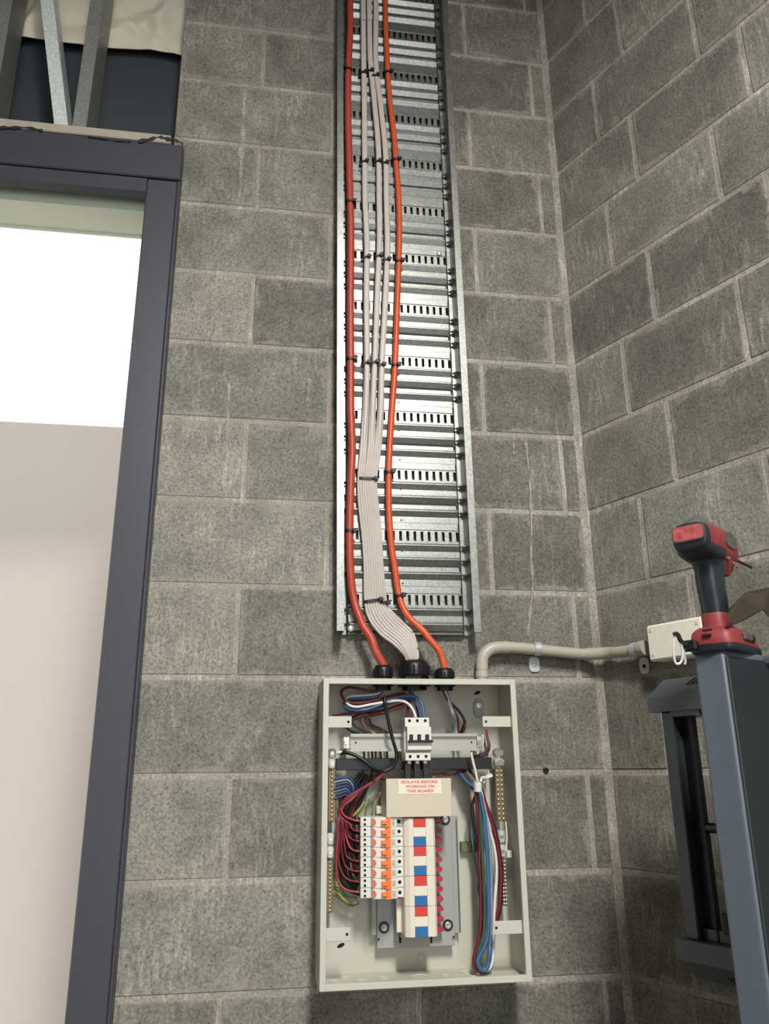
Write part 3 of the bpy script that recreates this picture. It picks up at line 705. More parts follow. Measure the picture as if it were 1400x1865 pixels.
# terminal bars
def terminal_bar(rect_b, rect_i, y0, y1, label, ncol, n, imat):
    x0, x1, z0, z1 = rect_b; i0, i1, j0, j1 = rect_i
    root = empty('terminal_bar', ((x0 + x1) / 2, y1, z0), label, 'terminal bar', 'brass terminal bars in the board')
    obj('bar', MB().box(x0, x1, y0, y1, z0, z1, .0008), M_brass, root)
    for q in range(2):
        zc = j0 + (j1 - j0) * (.28 + .46 * q)
        hz = (j1 - j0) * .21; yf = y1 - (y1 - y0) * 1.3
        t = obj('insulator', MB().box(i0, i1, yf, y1, zc - hz, zc + hz, (i1 - i0) * .22), imat, root, True)
        obj('screw', MB().lathe(((i0 + i1) / 2, yf, zc), (0, -1, 0), [(0, (i1 - i0) * .28), (.0015, (i1 - i0) * .24), (.0015, .001)], 12), M_screw, t, True)
    for c in range(ncol):
        xc = x0 + (x1 - x0) * (c + .5) / ncol
        for k in range(n):
            zc = z0 + (z1 - z0) * (k + .5) / n
            obj('screw', MB().lathe((xc, y0, zc), (0, -1, 0), [(0, .0024), (.002, .0024), (.003, .001)], 8), M_screw, root, True)
terminal_bar((0.2001,0.2145,1.5098,1.6082), (0.1995,0.2142,1.6081,1.6541), -.050, -.036, 'brass neutral bar on the upper left, blue wires fanning from it', 1, 12, M_insul)
terminal_bar((0.1990,0.2112,1.3445,1.4382), (0.1984,0.2118,1.4379,1.4915), -.050, -.036, 'brass earth bar on the lower left, green wires fanning from it', 1, 13, M_insul)
terminal_bar((0.5486,0.5664,1.5055,1.6085), (0.5483,0.5700,1.6083,1.6520), -.060, -.044, 'brass bar on the upper right with two columns of screws', 2, 11, M_zinc)
terminal_bar((0.5549,0.5646,1.3454,1.4313), (0.5512,0.5661,1.4310,1.4911), -.050, -.036, 'brass bar on the lower right, partly behind the hanging wire loop', 2, 12, M_zinc)

# main switch on the DIN rail
mx0, mx1, mz0, mz1 = 0.3493,0.4021,1.6259,1.7101
ms = empty('main_switch', ((mx0 + mx1) / 2, -.066, mz0), 'white three-pole main switch clipped to the aluminium rail', 'switch')
H = mz1 - mz0; Wd = mx1 - mx0
obj('body', MB().box(mx0, mx1, -.100, -.0665, mz0, mz1, .001), M_mcb, ms)
obj('terminal_shroud', MB().box(mx0, mx1 - .002, -.112, -.100, mz1 - H * .22, mz1, .001), M_mcb, ms)
obj('nose', MB().box(mx0 + .003, mx1, -.120, -.100, mz0 + H * .24, mz1 - H * .22, .001), M_mcb, ms)
obj('grey_band', MB().box(mx0 + .002, mx1 + .0005, -.1165, -.100, mz0 + H * .21, mz0 + H * .27, .0008), M_mcb2, ms)
obj('terminal_shroud', MB().box(mx0, mx1 - .001, -.112, -.100, mz0, mz0 + H * .2, .001), M_mcb, ms)
hl = MB().box(mx0 + .004, mx1 + .002, -.129, -.120, mz0 + H * .41, mz0 + H * .465, .0012)
lever = obj('lever_bar', hl, M_black, ms)
for i in range(3):
    xc = mx0 + Wd * (.2 + .31 * i)
    obj('lever', MB().box(xc - .0035, xc + .0035, -.126, -.1195, mz0 + H * .44, mz0 + H * .6, .001), M_black, ms)
    for zc in (mz1 - H * .075, mz0 + H * .095):
        obj('terminal_hole', MB().cyl((xc - .001, -.1126, zc), (xc - .001, -.1115, zc), .0031, n=14), M_dark, ms)
    obj('terminal_foot', MB().box(xc - .0045, xc + .0025, -.105, -.09, mz0 - .006, mz0 + .001, .0008), M_mcb, ms)
rz0 = [(0.3642,-0.09,1.5911)][0][2]
for i in range(3):
    xc = [(0.3568,-0.09,1.6118),(0.3753,-0.09,1.6116),(0.3943,-0.09,1.6115)][i][0]
    tag(obj('busbar_link', MB().box(xc - .0068, xc + .0068, -.098, -.088, rz0 - .02, mz0 - .004, .0012), M_black, loc=(xc, -.09, rz0)),
        ['left', 'middle', 'right'][i] + ' black busbar link between the main switch and the cream cover', 'busbar', 'black busbar links')

# breaker chassis
ch0, ch1, cz_0, cz_1 = 0.3008,0.4570,1.2750,1.5199
chassis = empty('breaker_chassis', ((ch0 + ch1) / 2, -.005, cz_0), 'grey steel breaker chassis with red busbar teeth', 'chassis')
def co(name, mb, m, smooth=False, parent=None): return obj(name, mb, m, parent or chassis, smooth)
co('pan', MB().box(ch0, ch1, -.034, -.032, cz_0, cz_1, .0008), M_pan)
co('pan_foot', MB().box(ch0 + .004, ch1 - .004, -.0318, -.005, cz_0 + .012, cz_0 + .016), M_pan)
fx = 0.4689,0.4709,1.2960,1.5154; co('pan_flange', MB().box(fx[0], fx[1], -.034, -.0316, fx[2], fx[3], .0006).box(ch1 - .003, fx[0] + .002, -.024, -.022, fx[2], fx[3]), M_pan)
fx = 0.2895,0.2994,1.2990,1.3674; co('pan_flange', MB().box(fx[0], fx[1], -.034, -.0316, fx[2], fx[3] + .16, .0006), M_pan)
for p in [(0.3143,-0.034,1.3123),(0.4432,-0.034,1.3121),(0.4439,-0.034,1.5093)]:
    g = co('grommet', MB().lathe(p, (0, -1, 0), [(0, .0105), (.002, .0105), (.0035, .0092), (.0035, .0062)], 22), M_black, True)
    co('bolt', MB().lathe((p[0], p[1] - .002, p[2]), (0, -1, 0), [(0, .0066), (.0018, .0066), (.0028, .005), (.0028, .0045), (.0018, .002)], 16), M_alu, True, g)
for p in [(0.3032,-0.0375,1.2923),(0.4534,-0.0375,1.2911)]: co('rivet_hole', MB().cyl(p, (p[0], p[1] - .0006, p[2]), .002, n=10), M_dark)
for p in [(0.3464,-0.0375,1.2914),(0.4086,-0.0375,1.2891)]: co('slot', MB().box(p[0] - .0022, p[0] + .0022, -.0349, -.0339, p[2] - .008, p[2] + .006), M_dark)
# busbar teeth
TE = [(0.4247,-0.055,1.5079),(0.4242,-0.055,1.4903),(0.424,-0.055,1.4722),(0.4238,-0.055,1.4539),(0.4236,-0.055,1.4358),(0.4234,-0.055,1.4178),(0.4235,-0.055,1.3998),(0.4233,-0.055,1.3818),(0.4234,-0.055,1.3635),(0.4232,-0.055,1.346),(0.4233,-0.055,1.3276),(0.4234,-0.055,1.3095)]
for p in TE:
    r = .0049; x = p[0]; z = p[2]
    poly = [(x - .014, z - r), (x + .002, z - r)] + [(x + .002 + r * 1.0 * math.sin(a), z - r * math.cos(a)) for a in (R(q) for q in (30, 60, 90, 120, 150))] + [(x + .002, z + r), (x - .014, z + r)]
    co('busbar_tooth', MB().prism(poly, 'y', -.060, -.050), M_pole)
# white pole strip left of the cover and its clips
px = 0.3339,0.3470,1.3085,1.3685; co('pole_cover', MB().box(px[0], px[1], -.072, -.058, px[2], px[3], .001), M_buscov)
px = 0.3439,0.3498,1.2972,1.3547; co('pole_strip', MB().box(px[0], px[1], -.066, -.034, px[2], px[3]), M_pan)
# busbar cover: four modules with three phase squares each
bc = empty('busbar_cover', ([(0.3739,-0.11,1.306)][0][0], -.06, [(0.3739,-0.11,1.306)][0][2]), 'white busbar cover with red, white and blue squares in the chassis', 'busbar cover')
seams = [(0.3735,-0.112,1.518),(0.3757,-0.112,1.4658),(0.3751,-0.112,1.413),(0.3748,-0.112,1.3595),(0.3752,-0.112,1.3063)]
zs = [p[2] for p in seams]
bx0, bx1 = (0.3437,0.4063,1.4464,1.4481)[:2]
for m_ in range(4):
    zt, zb_ = zs[m_], zs[m_ + 1]; xm = (bx0 + bx1) / 2; hw = (bx1 - bx0) / 2
    prof = [(xm - hw, -.058), (xm - hw, -.103), (xm - hw + .002, -.107), (xm - hw + .010, -.112), (xm - .0135, -.112), (xm - .0125, -.1105), (xm + .0125, -.1105), (xm + .0135, -.112), (xm + hw - .004, -.112), (xm + hw, -.108), (xm + hw, -.058)]
    mod = obj('cover_module', MB().prism(prof, 'z', zb_ + .0003, zt - .0003), M_buscov, bc)
    for q, mm in enumerate((M_tred, M_twhite, M_tblue)):
        h = (zt - zb_) / 3
        obj('phase_square', MB().box(xm - .0122, xm + .0122, -.1118, -.1103, zt - h * (q + 1) + .0004, zt - h * q - .0004, .0002), mm, mod)
        for s in (-1, 1): obj('rib', MB().box(xm + s * .0135 - .0006, xm + s * .0135 + .0006, -.1128, -.112, zt - h * (q + 1) + .002, zt - h * q - .002), M_twhite, mod)

# breakers
br = [(0.2595,0.3450,1.5005,1.5202), (0.2604,0.3435,1.3737,1.3934)]
bx_0, bx_1 = (br[0][0] + br[1][0]) / 2, (br[0][1] + br[1][1]) / 2
ztop = br[0][3]; zbot = br[1][2]; pitch = (ztop - zbot) / 8; L_ = bx_1 - bx_0
bord = ['topmost', 'second from the top', 'third from the top', 'fourth from the top', 'fourth from the bottom', 'third from the bottom', 'second from the bottom', 'lowest']
def make_breaker():
    z1 = ztop; z0 = ztop - pitch + .0005; x = lambda t: bx_0 + L_ * t; zc = (z0 + z1) / 2; h = z1 - z0
    root = empty('circuit_breaker', ((bx_0 + bx_1) / 2, -.06, z0), 'x', 'circuit breaker', 'circuit breakers in the column')
    o = lambda n, mb, m, s=False: obj(n, mb, m, root, s)
    o('body', MB().box(x(0), x(1), -.098, -.050, z0, z1, .0007), M_mcb)
    o('nose', MB().box(x(.25), x(.83), -.113, -.0975, z0, z1, .0008), M_mcb)
    o('label_step', MB().box(x(.04), x(.24), -.0992, -.0975, z0 + .001, z1 - .001, .0004), M_mcb)
    for dz in (.26, .74): o('terminal_hole', MB().cyl((x(.1), -.0998, z0 + h * dz), (x(.1), -.0985, z0 + h * dz), .0025, n=12), M_dark)
    o('terminal_hole', MB().cyl((x(.905), -.0997, zc), (x(.905), -.0985, zc), .0033, n=14), M_dark)
    r = h * .40
    poly = [(x(.255), zc - r * 1.0), (x(.255) + .003, zc - r * 1.0), (x(.34), zc - r * .3), (x(.34), zc + r * .3), (x(.255) + .003, zc + r * 1.0), (x(.255), zc + r * 1.0)]
    o('indicator', MB().prism(poly, 'y', -.1142, -.1125), M_salmon)
    tp = [(x(.455), zc + h * .20), (x(.455), zc - h * .22), (x(.475), zc - h * .22), (x(.545), zc - h * .22), (x(.545), zc - h * .49), (x(.675), zc - h * .49), (x(.675), zc + h * .49), (x(.60), zc + h * .49), (x(.585), zc + h * .20)]
    tg = o('toggle', MB().prism(tp, 'y', -.1195, -.1125), M_tog)
    obj('toggle_ridge', MB().box(x(.455), x(.585), -.1225, -.1195, zc - h * .2, zc + h * .18, .0006), M_tog, tg)
    o('toggle_guard', MB().box(x(.44), x(.545), -.116, -.1125, zc - h * .47, zc - h * .26, .0006), M_mcb)
    o('indicator_window', MB().box(x(.705), x(.785), -.1138, -.1125, zc - h * .3, zc + h * .3, .0004), M_clear)
    o('indicator_window', MB().box(x(.72), x(.77), -.1144, -.1135, zc - h * .2, zc + h * .02, .0003), M_mcb2)
    o('terminal_step', MB().box(x(.835), x(1), -.0992, -.0975, z0 + .0004, z1 - .0004, .0004), M_mcb)
    return root
b0 = make_breaker()
for i in range(8):
    b = b0 if i == 0 else copy_tree(b0)
    b.location.z = b0.location.z - pitch * i
    b.location.x = b0.location.x + (.0 + .0004 * i) * 0
    b['label'] = 'white circuit breaker with orange toggle, %s of the column of eight' % bord[i]
    if i == 0: b0z = b.location.z

# cream terminal cover with its sticker
tc0 = 0.3087,0.4403,1.5198,1.5916
tcov = empty('terminal_cover', ((tc0[0] + tc0[1]) / 2, -.034, tc0[2]), 'cream terminal cover with a red-lettered warning sticker', 'cover')
obj('shell', MB().box(tc0[0], tc0[1], -.118, -.116, tc0[2], tc0[3], .0008).box(tc0[0], tc0[0] + .002, -.116, -.04, tc0[2], tc0[3]).box(tc0[1] - .002, tc0[1], -.116, -.04, tc0[2], tc0[3]).box(tc0[0], tc0[1], -.116, -.04, tc0[3] - .002, tc0[3]).box(tc0[0], tc0[1], -.116, -.114, tc0[2], tc0[2] + .003), M_cover, tcov)
st0 = 0.3332,0.4199,1.5627,1.5903
stk = obj('sticker', MB().box(st0[0], st0[1], -.1186, -.118, st0[2], st0[3]), M_sticker, tcov)
def text_line(s, cx, cz, width, height, parent):
    cu = bpy.data.curves.new('txt', 'FONT'); cu.body = s; cu.align_x = 'CENTER'; cu.align_y = 'CENTER'; cu.size = 1; cu.extrude = .01; cu.offset = .022
    t = bpy.data.objects.new('txt', cu); COL.objects.link(t); bpy.context.view_layer.update()
    me = bpy.data.meshes.new_from_object(t.evaluated_get(bpy.context.evaluated_depsgraph_get()))
    bpy.data.objects.remove(t); bpy.data.curves.remove(cu)
    xs = [v.co.x for v in me.vertices]; ys = [v.co.y for v in me.vertices]
    kx = width / (max(xs) - min(xs)); ky = height / (max(ys) - min(ys)); mx_ = (max(xs) + min(xs)) / 2; my = (max(ys) + min(ys)) / 2
    o0 = ORG[parent.name]
    for v in me.vertices: v.co = Vector((cx + (v.co.x - mx_) * kx, -.1187 - (v.co.z + .01) * .006, cz + (v.co.y - my) * ky)) - o0
    me.materials.clear(); me.materials.append(M_text)
    o = bpy.data.objects.new('lettering', me); COL.objects.link(o); o.parent = parent; return o
sw = st0[1] - st0[0]; sh = st0[3] - st0[2]; sc = (st0[0] + st0[1]) / 2
text_line('ISOLATE BEFORE', sc - .001, st0[3] - sh * .18, sw * .85, sh * .2, stk)
text_line('WORKING ON', sc, st0[3] - sh * .49, sw * .68, sh * .2, stk)
text_line('THIS BOARD', sc, st0[3] - sh * .80, sw * .62, sh * .2, stk)
# small clear clip beside the cover
cl = [(0.3044,-0.05,1.5309)][0]
obj('clip', MB().box(cl[0] - .006, cl[0] + .006, -.052, -.042, cl[2] - .008, cl[2] + .008, .002), M_insul, chassis)
gb = 0.4796,0.5150,1.4445,1.4643
tag(obj('copper_tag', MB().box(gb[0], gb[1], -.022, -.0055, gb[2], gb[3], .001), M_gyd, loc=(gb[0], -.02, gb[2])), 'short green and yellow sleeved lug on the back of the board', 'lug')

# ------------------------------------------------------------------ wires inside the board
def wire(pts, r, m, label, group=None, sub=6, name='wire'):
    P = spline(pts, sub); return tag(obj(name, MB().tube(P, r, 7), m, None, True, loc=P[-1], angle=80), label, 'wire', group)
wire([(0.3126,-0.07,1.7771),(0.3094,-0.07,1.7709),(0.2888,-0.07,1.7662),(0.2651,-0.07,1.7704),(0.2378,-0.075,1.7739),(0.2233,-0.08,1.7665),(0.2221,-0.085,1.757),(0.2319,-0.088,1.7447),(0.2505,-0.088,1.7403),(0.2784,-0.088,1.7426),(0.3097,-0.088,1.7513),(0.3346,-0.08,1.7586),(0.3538,-0.07,1.7611),(0.3665,-0.07,1.7527),(0.3628,-0.08,1.7366),(0.3575,-0.098,1.7113)], .0030, M_red, 'dark red wire looping below the left gland into the main switch')
wire([(0.3116,-0.066,1.776),(0.3083,-0.066,1.7652),(0.2893,-0.066,1.7597),(0.2624,-0.066,1.7573),(0.24,-0.07,1.755),(0.2304,-0.08,1.7476),(0.237,-0.092,1.7362),(0.2542,-0.096,1.7322),(0.2836,-0.096,1.7375),(0.3165,-0.094,1.7427),(0.34,-0.094,1.7453),(0.3568,-0.096,1.7407),(0.3684,-0.1,1.7276),(0.3736,-0.104,1.711)], .0029, M_white, 'white wire looping below the left gland into the main switch')
wire([(0.3132,-0.066,1.776),(0.3035,-0.066,1.7582),(0.2813,-0.066,1.7535),(0.2562,-0.066,1.7519),(0.2385,-0.07,1.75),(0.2287,-0.075,1.7412),(0.2339,-0.085,1.73),(0.2518,-0.09,1.7264),(0.2779,-0.092,1.7288),(0.3087,-0.094,1.74),(0.3326,-0.092,1.7505),(0.355,-0.09,1.7548),(0.3755,-0.09,1.7534),(0.3887,-0.094,1.7387),(0.3923,-0.1,1.7112)], .0034, M_blue, 'thick blue wire arching from the left loop into the main switch')
wire([(0.3125,-0.06,1.775),(0.298,-0.06,1.7572),(0.2758,-0.06,1.7517),(0.2537,-0.06,1.7478),(0.2344,-0.065,1.742),(0.2334,-0.075,1.7292),(0.2543,-0.082,1.7242),(0.2819,-0.085,1.7263),(0.3083,-0.086,1.7361),(0.3319,-0.086,1.7464),(0.3542,-0.085,1.7511),(0.3716,-0.085,1.7466),(0.3814,-0.09,1.7314),(0.3845,-0.096,1.7114)], .0028, M_navy, 'navy wire just beneath the blue arch')
wire([(0.3768,-0.05,1.7669),(0.3821,-0.05,1.7498),(0.3874,-0.05,1.7327),(0.3833,-0.09,1.7118)], .0030, M_green, 'dark green wire dropping from the large gland to the main switch')
for i in range(6):
    wire([(p[0], p[1] + .003 * (i % 3), p[2] - .0021 * i + .004) for p in [(0.3737,-0.05,1.7747),(0.375,-0.05,1.7575),(0.3619,-0.05,1.7451),(0.3392,-0.05,1.7373),(0.3152,-0.05,1.7296),(0.2913,-0.05,1.7249),(0.2656,-0.04,1.7225),(0.2477,-0.03,1.7139)]],
         .0021, [M_pink, M_red, M_pink, M_brown, M_pink, M_red][i], ['topmost', 'second', 'third', 'fourth', 'fifth', 'lowest'][i] + ' of six thin wires swept left from the large gland under the blue arch', 'conductors swept left from the large gland')
wire([(0.2063,-0.05,1.7173),(0.236,-0.05,1.7218),(0.2675,-0.05,1.7234),(0.2897,-0.05,1.7196),(0.3087,-0.05,1.7219)], .0024, M_red, 'red wire lying along the top of the upper left tab')
for i, m in enumerate((M_gyd, M_brown, M_bwire, M_green, M_bwire, M_pink)):
    P = {0: [(0.2646,-0.035,1.7182),(0.2678,-0.035,1.709),(0.2757,-0.035,1.6968),(0.2915,-0.035,1.6831),(0.301,-0.035,1.6679)], 1: [(0.2789,-0.035,1.7167),(0.2813,-0.035,1.7044),(0.2932,-0.035,1.6945),(0.3139,-0.035,1.6876),(0.3233,-0.035,1.6739)], 2: [(0.2853,-0.035,1.7136),(0.2916,-0.035,1.6998),(0.3075,-0.035,1.6922),(0.325,-0.035,1.683),(0.3296,-0.035,1.6708)],
         3: [(0.2503,-0.035,1.7045),(0.2583,-0.035,1.6953),(0.2725,-0.035,1.6877),(0.2852,-0.035,1.6786),(0.2915,-0.035,1.6679)], 4: [(0.2314,-0.035,1.7045),(0.2393,-0.035,1.6923),(0.2504,-0.035,1.6862),(0.2662,-0.035,1.6801),(0.2788,-0.035,1.668)], 5: [(0.2726,-0.035,1.7167),(0.2717,-0.035,1.7044),(0.2805,-0.035,1.6922),(0.2979,-0.035,1.6815),(0.3073,-0.035,1.6679)]}[i]
    wire(P, .0024, m, ['pale green', 'brown', 'black', 'dark green', 'left black', 'pinkish'][i] + ' wire passing behind the aluminium rail beside the upper left tab')
UD = [[(0.2763,-0.03,1.6501),(0.2755,-0.03,1.6291),(0.2731,-0.03,1.601),(0.2699,-0.03,1.576)], [(0.2842,-0.03,1.65),(0.2857,-0.03,1.629),(0.284,-0.03,1.6023),(0.2793,-0.03,1.5788)], [(0.2921,-0.03,1.65),(0.2936,-0.03,1.626),(0.2919,-0.03,1.6023),(0.2855,-0.03,1.5788)], [(0.3,-0.03,1.6499),(0.2999,-0.03,1.6289),(0.2981,-0.03,1.6007),(0.2918,-0.03,1.5787)], [(0.3095,-0.03,1.6499),(0.3117,-0.03,1.6289),(0.3076,-0.03,1.6051),(0.2933,-0.03,1.5816)], [(0.3175,-0.03,1.6499),(0.3204,-0.03,1.6288),(0.3155,-0.03,1.605),(0.3012,-0.03,1.5845)], [(0.3238,-0.03,1.6498),(0.3252,-0.03,1.6288),(0.3234,-0.03,1.6079),(0.3107,-0.03,1.5932)]]
for i, P in enumerate(UD):
    wire(P, .0024, [M_brown, M_pink, M_bwire, M_gyd, M_red, M_white, M_red][i], '%s wire dropping behind the black cross bar left of the main switch' % ['brown', 'pinkish', 'black', 'pale green', 'red', 'white', 'dark red'][i])
wire([(0.3113,-0.098,1.754),(0.3098,-0.102,1.7409),(0.3138,-0.1,1.7201),(0.3197,-0.1,1.692),(0.3263,-0.1,1.6656),(0.3326,-0.1,1.6437),(0.3319,-0.1,1.6264),(0.3218,-0.1,1.6121),(0.3051,-0.1,1.6059),(0.2899,-0.09,1.6096),(0.273,-0.08,1.6242),(0.2537,-0.075,1.6367),(0.2344,-0.07,1.6428),(0.2219,-0.065,1.6415)], .0036, M_black, 'thick black lead hooked over the blue wires and looping under the rail', None, 7, 'black_lead')
wt = [(0.2141,-0.066,1.643),(0.2256,-0.066,1.6444)]
tag(obj('white_cable_end', MB().cyl(wt[0], wt[1], .0038, n=10), M_white, None, True, loc=wt[0]), 'short white plug at the end of the black lead', 'plug')

# blue wires on the neutral bar, upper left
for i in range(7):
    P = [V(*p) for p in [(0.2108,-0.052,1.5911),(0.2236,-0.052,1.5942),(0.2409,-0.052,1.5949),(0.2512,-0.052,1.5847),(0.2544,-0.045,1.5712),(0.2619,-0.035,1.5814),(0.2721,-0.03,1.6024)]]
    for q, p in enumerate(P):
        fade = [1, 1, .9, .75, .3, .15, .05][q]; p.z -= .0062 * i * fade; p.x -= [0, 0, .001, .0022, .001, 0, 0][q] * i; p.y += .002 * (i % 3)
    wire(P, .0021, [M_navy, M_blue, M_navy][i % 3] if i != 1 else M_greyblue, ['topmost', 'second', 'third', 'fourth', 'fifth', 'sixth', 'lowest'][i] + ' blue wire fanning from the upper left brass bar', 'blue wires at the neutral bar')
# red wires to the breakers
bz = [b0z + pitch * .5 - pitch * i for i in range(8)]
for i in range(8):
    P = [V(*p) for p in [(0.3111,-0.06,1.5983),(0.2936,-0.06,1.5888),(0.2683,-0.06,1.5728),(0.2418,-0.06,1.5548),(0.2271,-0.06,1.5412),(0.2211,-0.06,1.5239)]]
    for q, p in enumerate(P): p.x += (-.0024 if q < 3 else .0012) * (i - 3.5) * .5; p.z += -.0018 * (i - 3.5) * (.6 if q < 4 else .2); p.y += -.004 * math.sin(i * 2.1) - .004 * (q > 2)
    xe = bx_0; ze = bz[i]; xt = P[-1].x
    lanes = [.0, .006, .005, .007, .004, .003, .001, -.002]
    if i == 0: P = P[:5] + [V(xt + .010, -.075, ze + .012), V(xe - .012, -.082, ze + .003), V(xe + .002, -.084, ze)]
    else:
        zz = P[-1].z - .012
        xl = [(0.2189,-0.07,1.4889)][0][0] + lanes[i] + (7 - i) * .0016
        while zz > ze + .026: P.append(V(xl + .0015 * math.sin(zz * 60), -.070 - .002 * (i % 3), zz)); zz -= .024
        P += [V(xl + .006, -.076, ze + .014), V(xl + (xe - xl) * .45, -.080, ze + .004), V(xe - .006, -.084, ze + .001), V(xe + .002, -.084, ze)]
    wire(P, .0023, M_rose if i in (0, 7, 3) else M_red, 'red wire feeding the %s breaker of the column' % bord[i], 'red wires to the breakers', 5)
# dark neutral tails behind them
for i in range(8):
    ze = bz[i] - pitch * .24; xl = [(0.2254,-0.05,1.4874)][0][0] + .003 * (i % 3)
    P = [V(xl - .002, -.055, ze + .05), V(xl, -.056, ze + .026), V(xl + .008, -.062, ze + .010), V(bx_0 - .008, -.074, ze + .002), V(bx_0 + .002, -.080, ze)]
    wire(P, .0030, M_bwire, 'black wire tucked behind the red wire of the %s breaker' % bord[i], 'black tails at the breakers', 4)
DT = [[(0.274,-0.04,1.6024),(0.2597,-0.04,1.5815),(0.2393,-0.04,1.5491),(0.2324,-0.04,1.5199),(0.2311,-0.04,1.4794),(0.2337,-0.04,1.4366),(0.24,-0.04,1.4055),(0.2584,-0.04,1.3814)], [(0.2807,-0.038,1.5993),(0.2663,-0.038,1.5739),(0.2474,-0.038,1.5445),(0.2396,-0.038,1.5167),(0.2383,-0.038,1.4791),(0.2416,-0.038,1.4391),(0.2479,-0.038,1.4079),(0.2617,-0.038,1.388)], [(0.2857,-0.036,1.5977),(0.2713,-0.036,1.5693),(0.2555,-0.036,1.5399),(0.2477,-0.036,1.5136),(0.2463,-0.036,1.4788),(0.2495,-0.036,1.4429),(0.2558,-0.036,1.4187),(0.2635,-0.036,1.4031)], [(0.2908,-0.034,1.5961),(0.2779,-0.034,1.5662),(0.262,-0.034,1.5367),(0.2558,-0.034,1.5104),(0.2543,-0.034,1.4814),(0.2575,-0.034,1.4526),(0.2637,-0.034,1.4353)], [(0.2674,-0.042,1.6024),(0.2547,-0.042,1.5846),(0.2327,-0.042,1.5537),(0.2275,-0.042,1.523),(0.2262,-0.042,1.4868),(0.2288,-0.042,1.444),(0.2352,-0.042,1.4087),(0.2536,-0.042,1.3804)]]
for i, P in enumerate(DT): wire(P, .0034, [M_bwire, M_bwire, M_red, M_bwire, M_bwire][i], ['second', 'third', 'fourth', 'rightmost', 'leftmost'][i] + ' of five dark wires hanging behind the red wires', 'dark wires behind the red ones')
# green and yellow wires above and below the column
GYW = [[(0.3091,-0.045,1.5661),(0.3018,-0.045,1.5543),(0.2954,-0.045,1.5411),(0.2922,-0.045,1.5191)], [(0.3051,-0.045,1.5602),(0.2986,-0.045,1.5484),(0.2938,-0.045,1.5337),(0.289,-0.045,1.5163)], [(0.2853,-0.05,1.5532),(0.2806,-0.05,1.54),(0.2766,-0.05,1.5284),(0.2758,-0.05,1.5167)], [(0.2743,-0.05,1.5474),(0.2664,-0.05,1.5373),(0.257,-0.05,1.5272),(0.2508,-0.05,1.5201)], [(0.2727,-0.05,1.5416),(0.2649,-0.05,1.5315),(0.2586,-0.05,1.5228),(0.2571,-0.05,1.5156)], [(0.2828,-0.045,1.5486),(0.2733,-0.045,1.537),(0.2655,-0.045,1.5269),(0.2623,-0.045,1.5167)]]
for i, P in enumerate(GYW): wire(P, .0022, [M_gy, M_gyd, M_gyd, M_gy, M_gyd, M_gy][i], ['rightmost', 'second from the right', 'third from the right', 'leftmost', 'second from the left', 'third from the left'][i] + ' green and yellow wire slanting down to the breaker column top', 'green wires above the breakers')
GYL = [[(0.2096,-0.045,1.4194),(0.2211,-0.045,1.4164),(0.2273,-0.045,1.4064),(0.2396,-0.045,1.3895)], [(0.2097,-0.045,1.4097),(0.2212,-0.045,1.4066),(0.2304,-0.045,1.3953),(0.2487,-0.045,1.3809)], [(0.2099,-0.045,1.4),(0.2228,-0.045,1.3955),(0.2335,-0.045,1.3855),(0.2548,-0.045,1.3766)], [(0.2099,-0.045,1.393),(0.2244,-0.045,1.3906),(0.235,-0.045,1.3813),(0.2579,-0.045,1.3751)], [(0.21,-0.045,1.382),(0.223,-0.045,1.3761),(0.2351,-0.045,1.3648),(0.2488,-0.045,1.3589),(0.2632,-0.045,1.3605)], [(0.2101,-0.045,1.3765),(0.2215,-0.045,1.3721),(0.2337,-0.045,1.3621),(0.2503,-0.045,1.3548),(0.264,-0.045,1.3598)], [(0.21,-0.045,1.3875),(0.2229,-0.045,1.3844),(0.2366,-0.045,1.373),(0.2594,-0.045,1.3682)], [(0.2096,-0.045,1.4278),(0.2195,-0.045,1.4248),(0.2265,-0.045,1.412),(0.2365,-0.045,1.3951)]]
for i, P in enumerate(GYL): wire(P, .0022, [M_gyd, M_gyd, M_gy, M_gy, M_gy, M_gyd, M_gyd, M_gyd][i], ['second', 'third', 'fourth', 'fifth', 'seventh', 'lowest', 'sixth', 'topmost'][i] + ' green and yellow wire fanning from the lower left brass bar', 'green wires at the lower left bar')

# right gland conductors
wire([(0.4439,-0.066,1.7803),(0.4443,-0.066,1.7699),(0.4521,-0.066,1.7493),(0.459,-0.066,1.726),(0.4671,-0.055,1.7077),(0.4717,-0.045,1.6849),(0.4744,-0.04,1.6446),(0.4826,-0.045,1.6088)], .0023, M_white, 'white wire hanging from the right gland past the rail')
wire([(0.449,-0.064,1.7805),(0.4501,-0.064,1.7672),(0.4584,-0.064,1.7407),(0.4652,-0.064,1.7159),(0.4705,-0.052,1.6991),(0.4668,-0.045,1.6791)], .0026, M_greyblue, 'grey blue wire hanging from the right gland')
wire([(0.4433,-0.062,1.7807),(0.4443,-0.062,1.7644),(0.4544,-0.062,1.7453),(0.4709,-0.062,1.7306),(0.4826,-0.062,1.716),(0.4867,-0.062,1.7029),(0.4838,-0.05,1.6905),(0.4792,-0.045,1.6791)], .0027, M_bwire, 'black wire bowing right below the right gland')
wire([(0.4468,-0.06,1.7809),(0.4478,-0.06,1.7631),(0.4595,-0.06,1.744),(0.4758,-0.06,1.7264),(0.486,-0.06,1.7103),(0.4885,-0.06,1.6972),(0.4867,-0.05,1.6861),(0.4852,-0.045,1.6762)], .0027, M_brown, 'brown wire bowing right below the right gland')
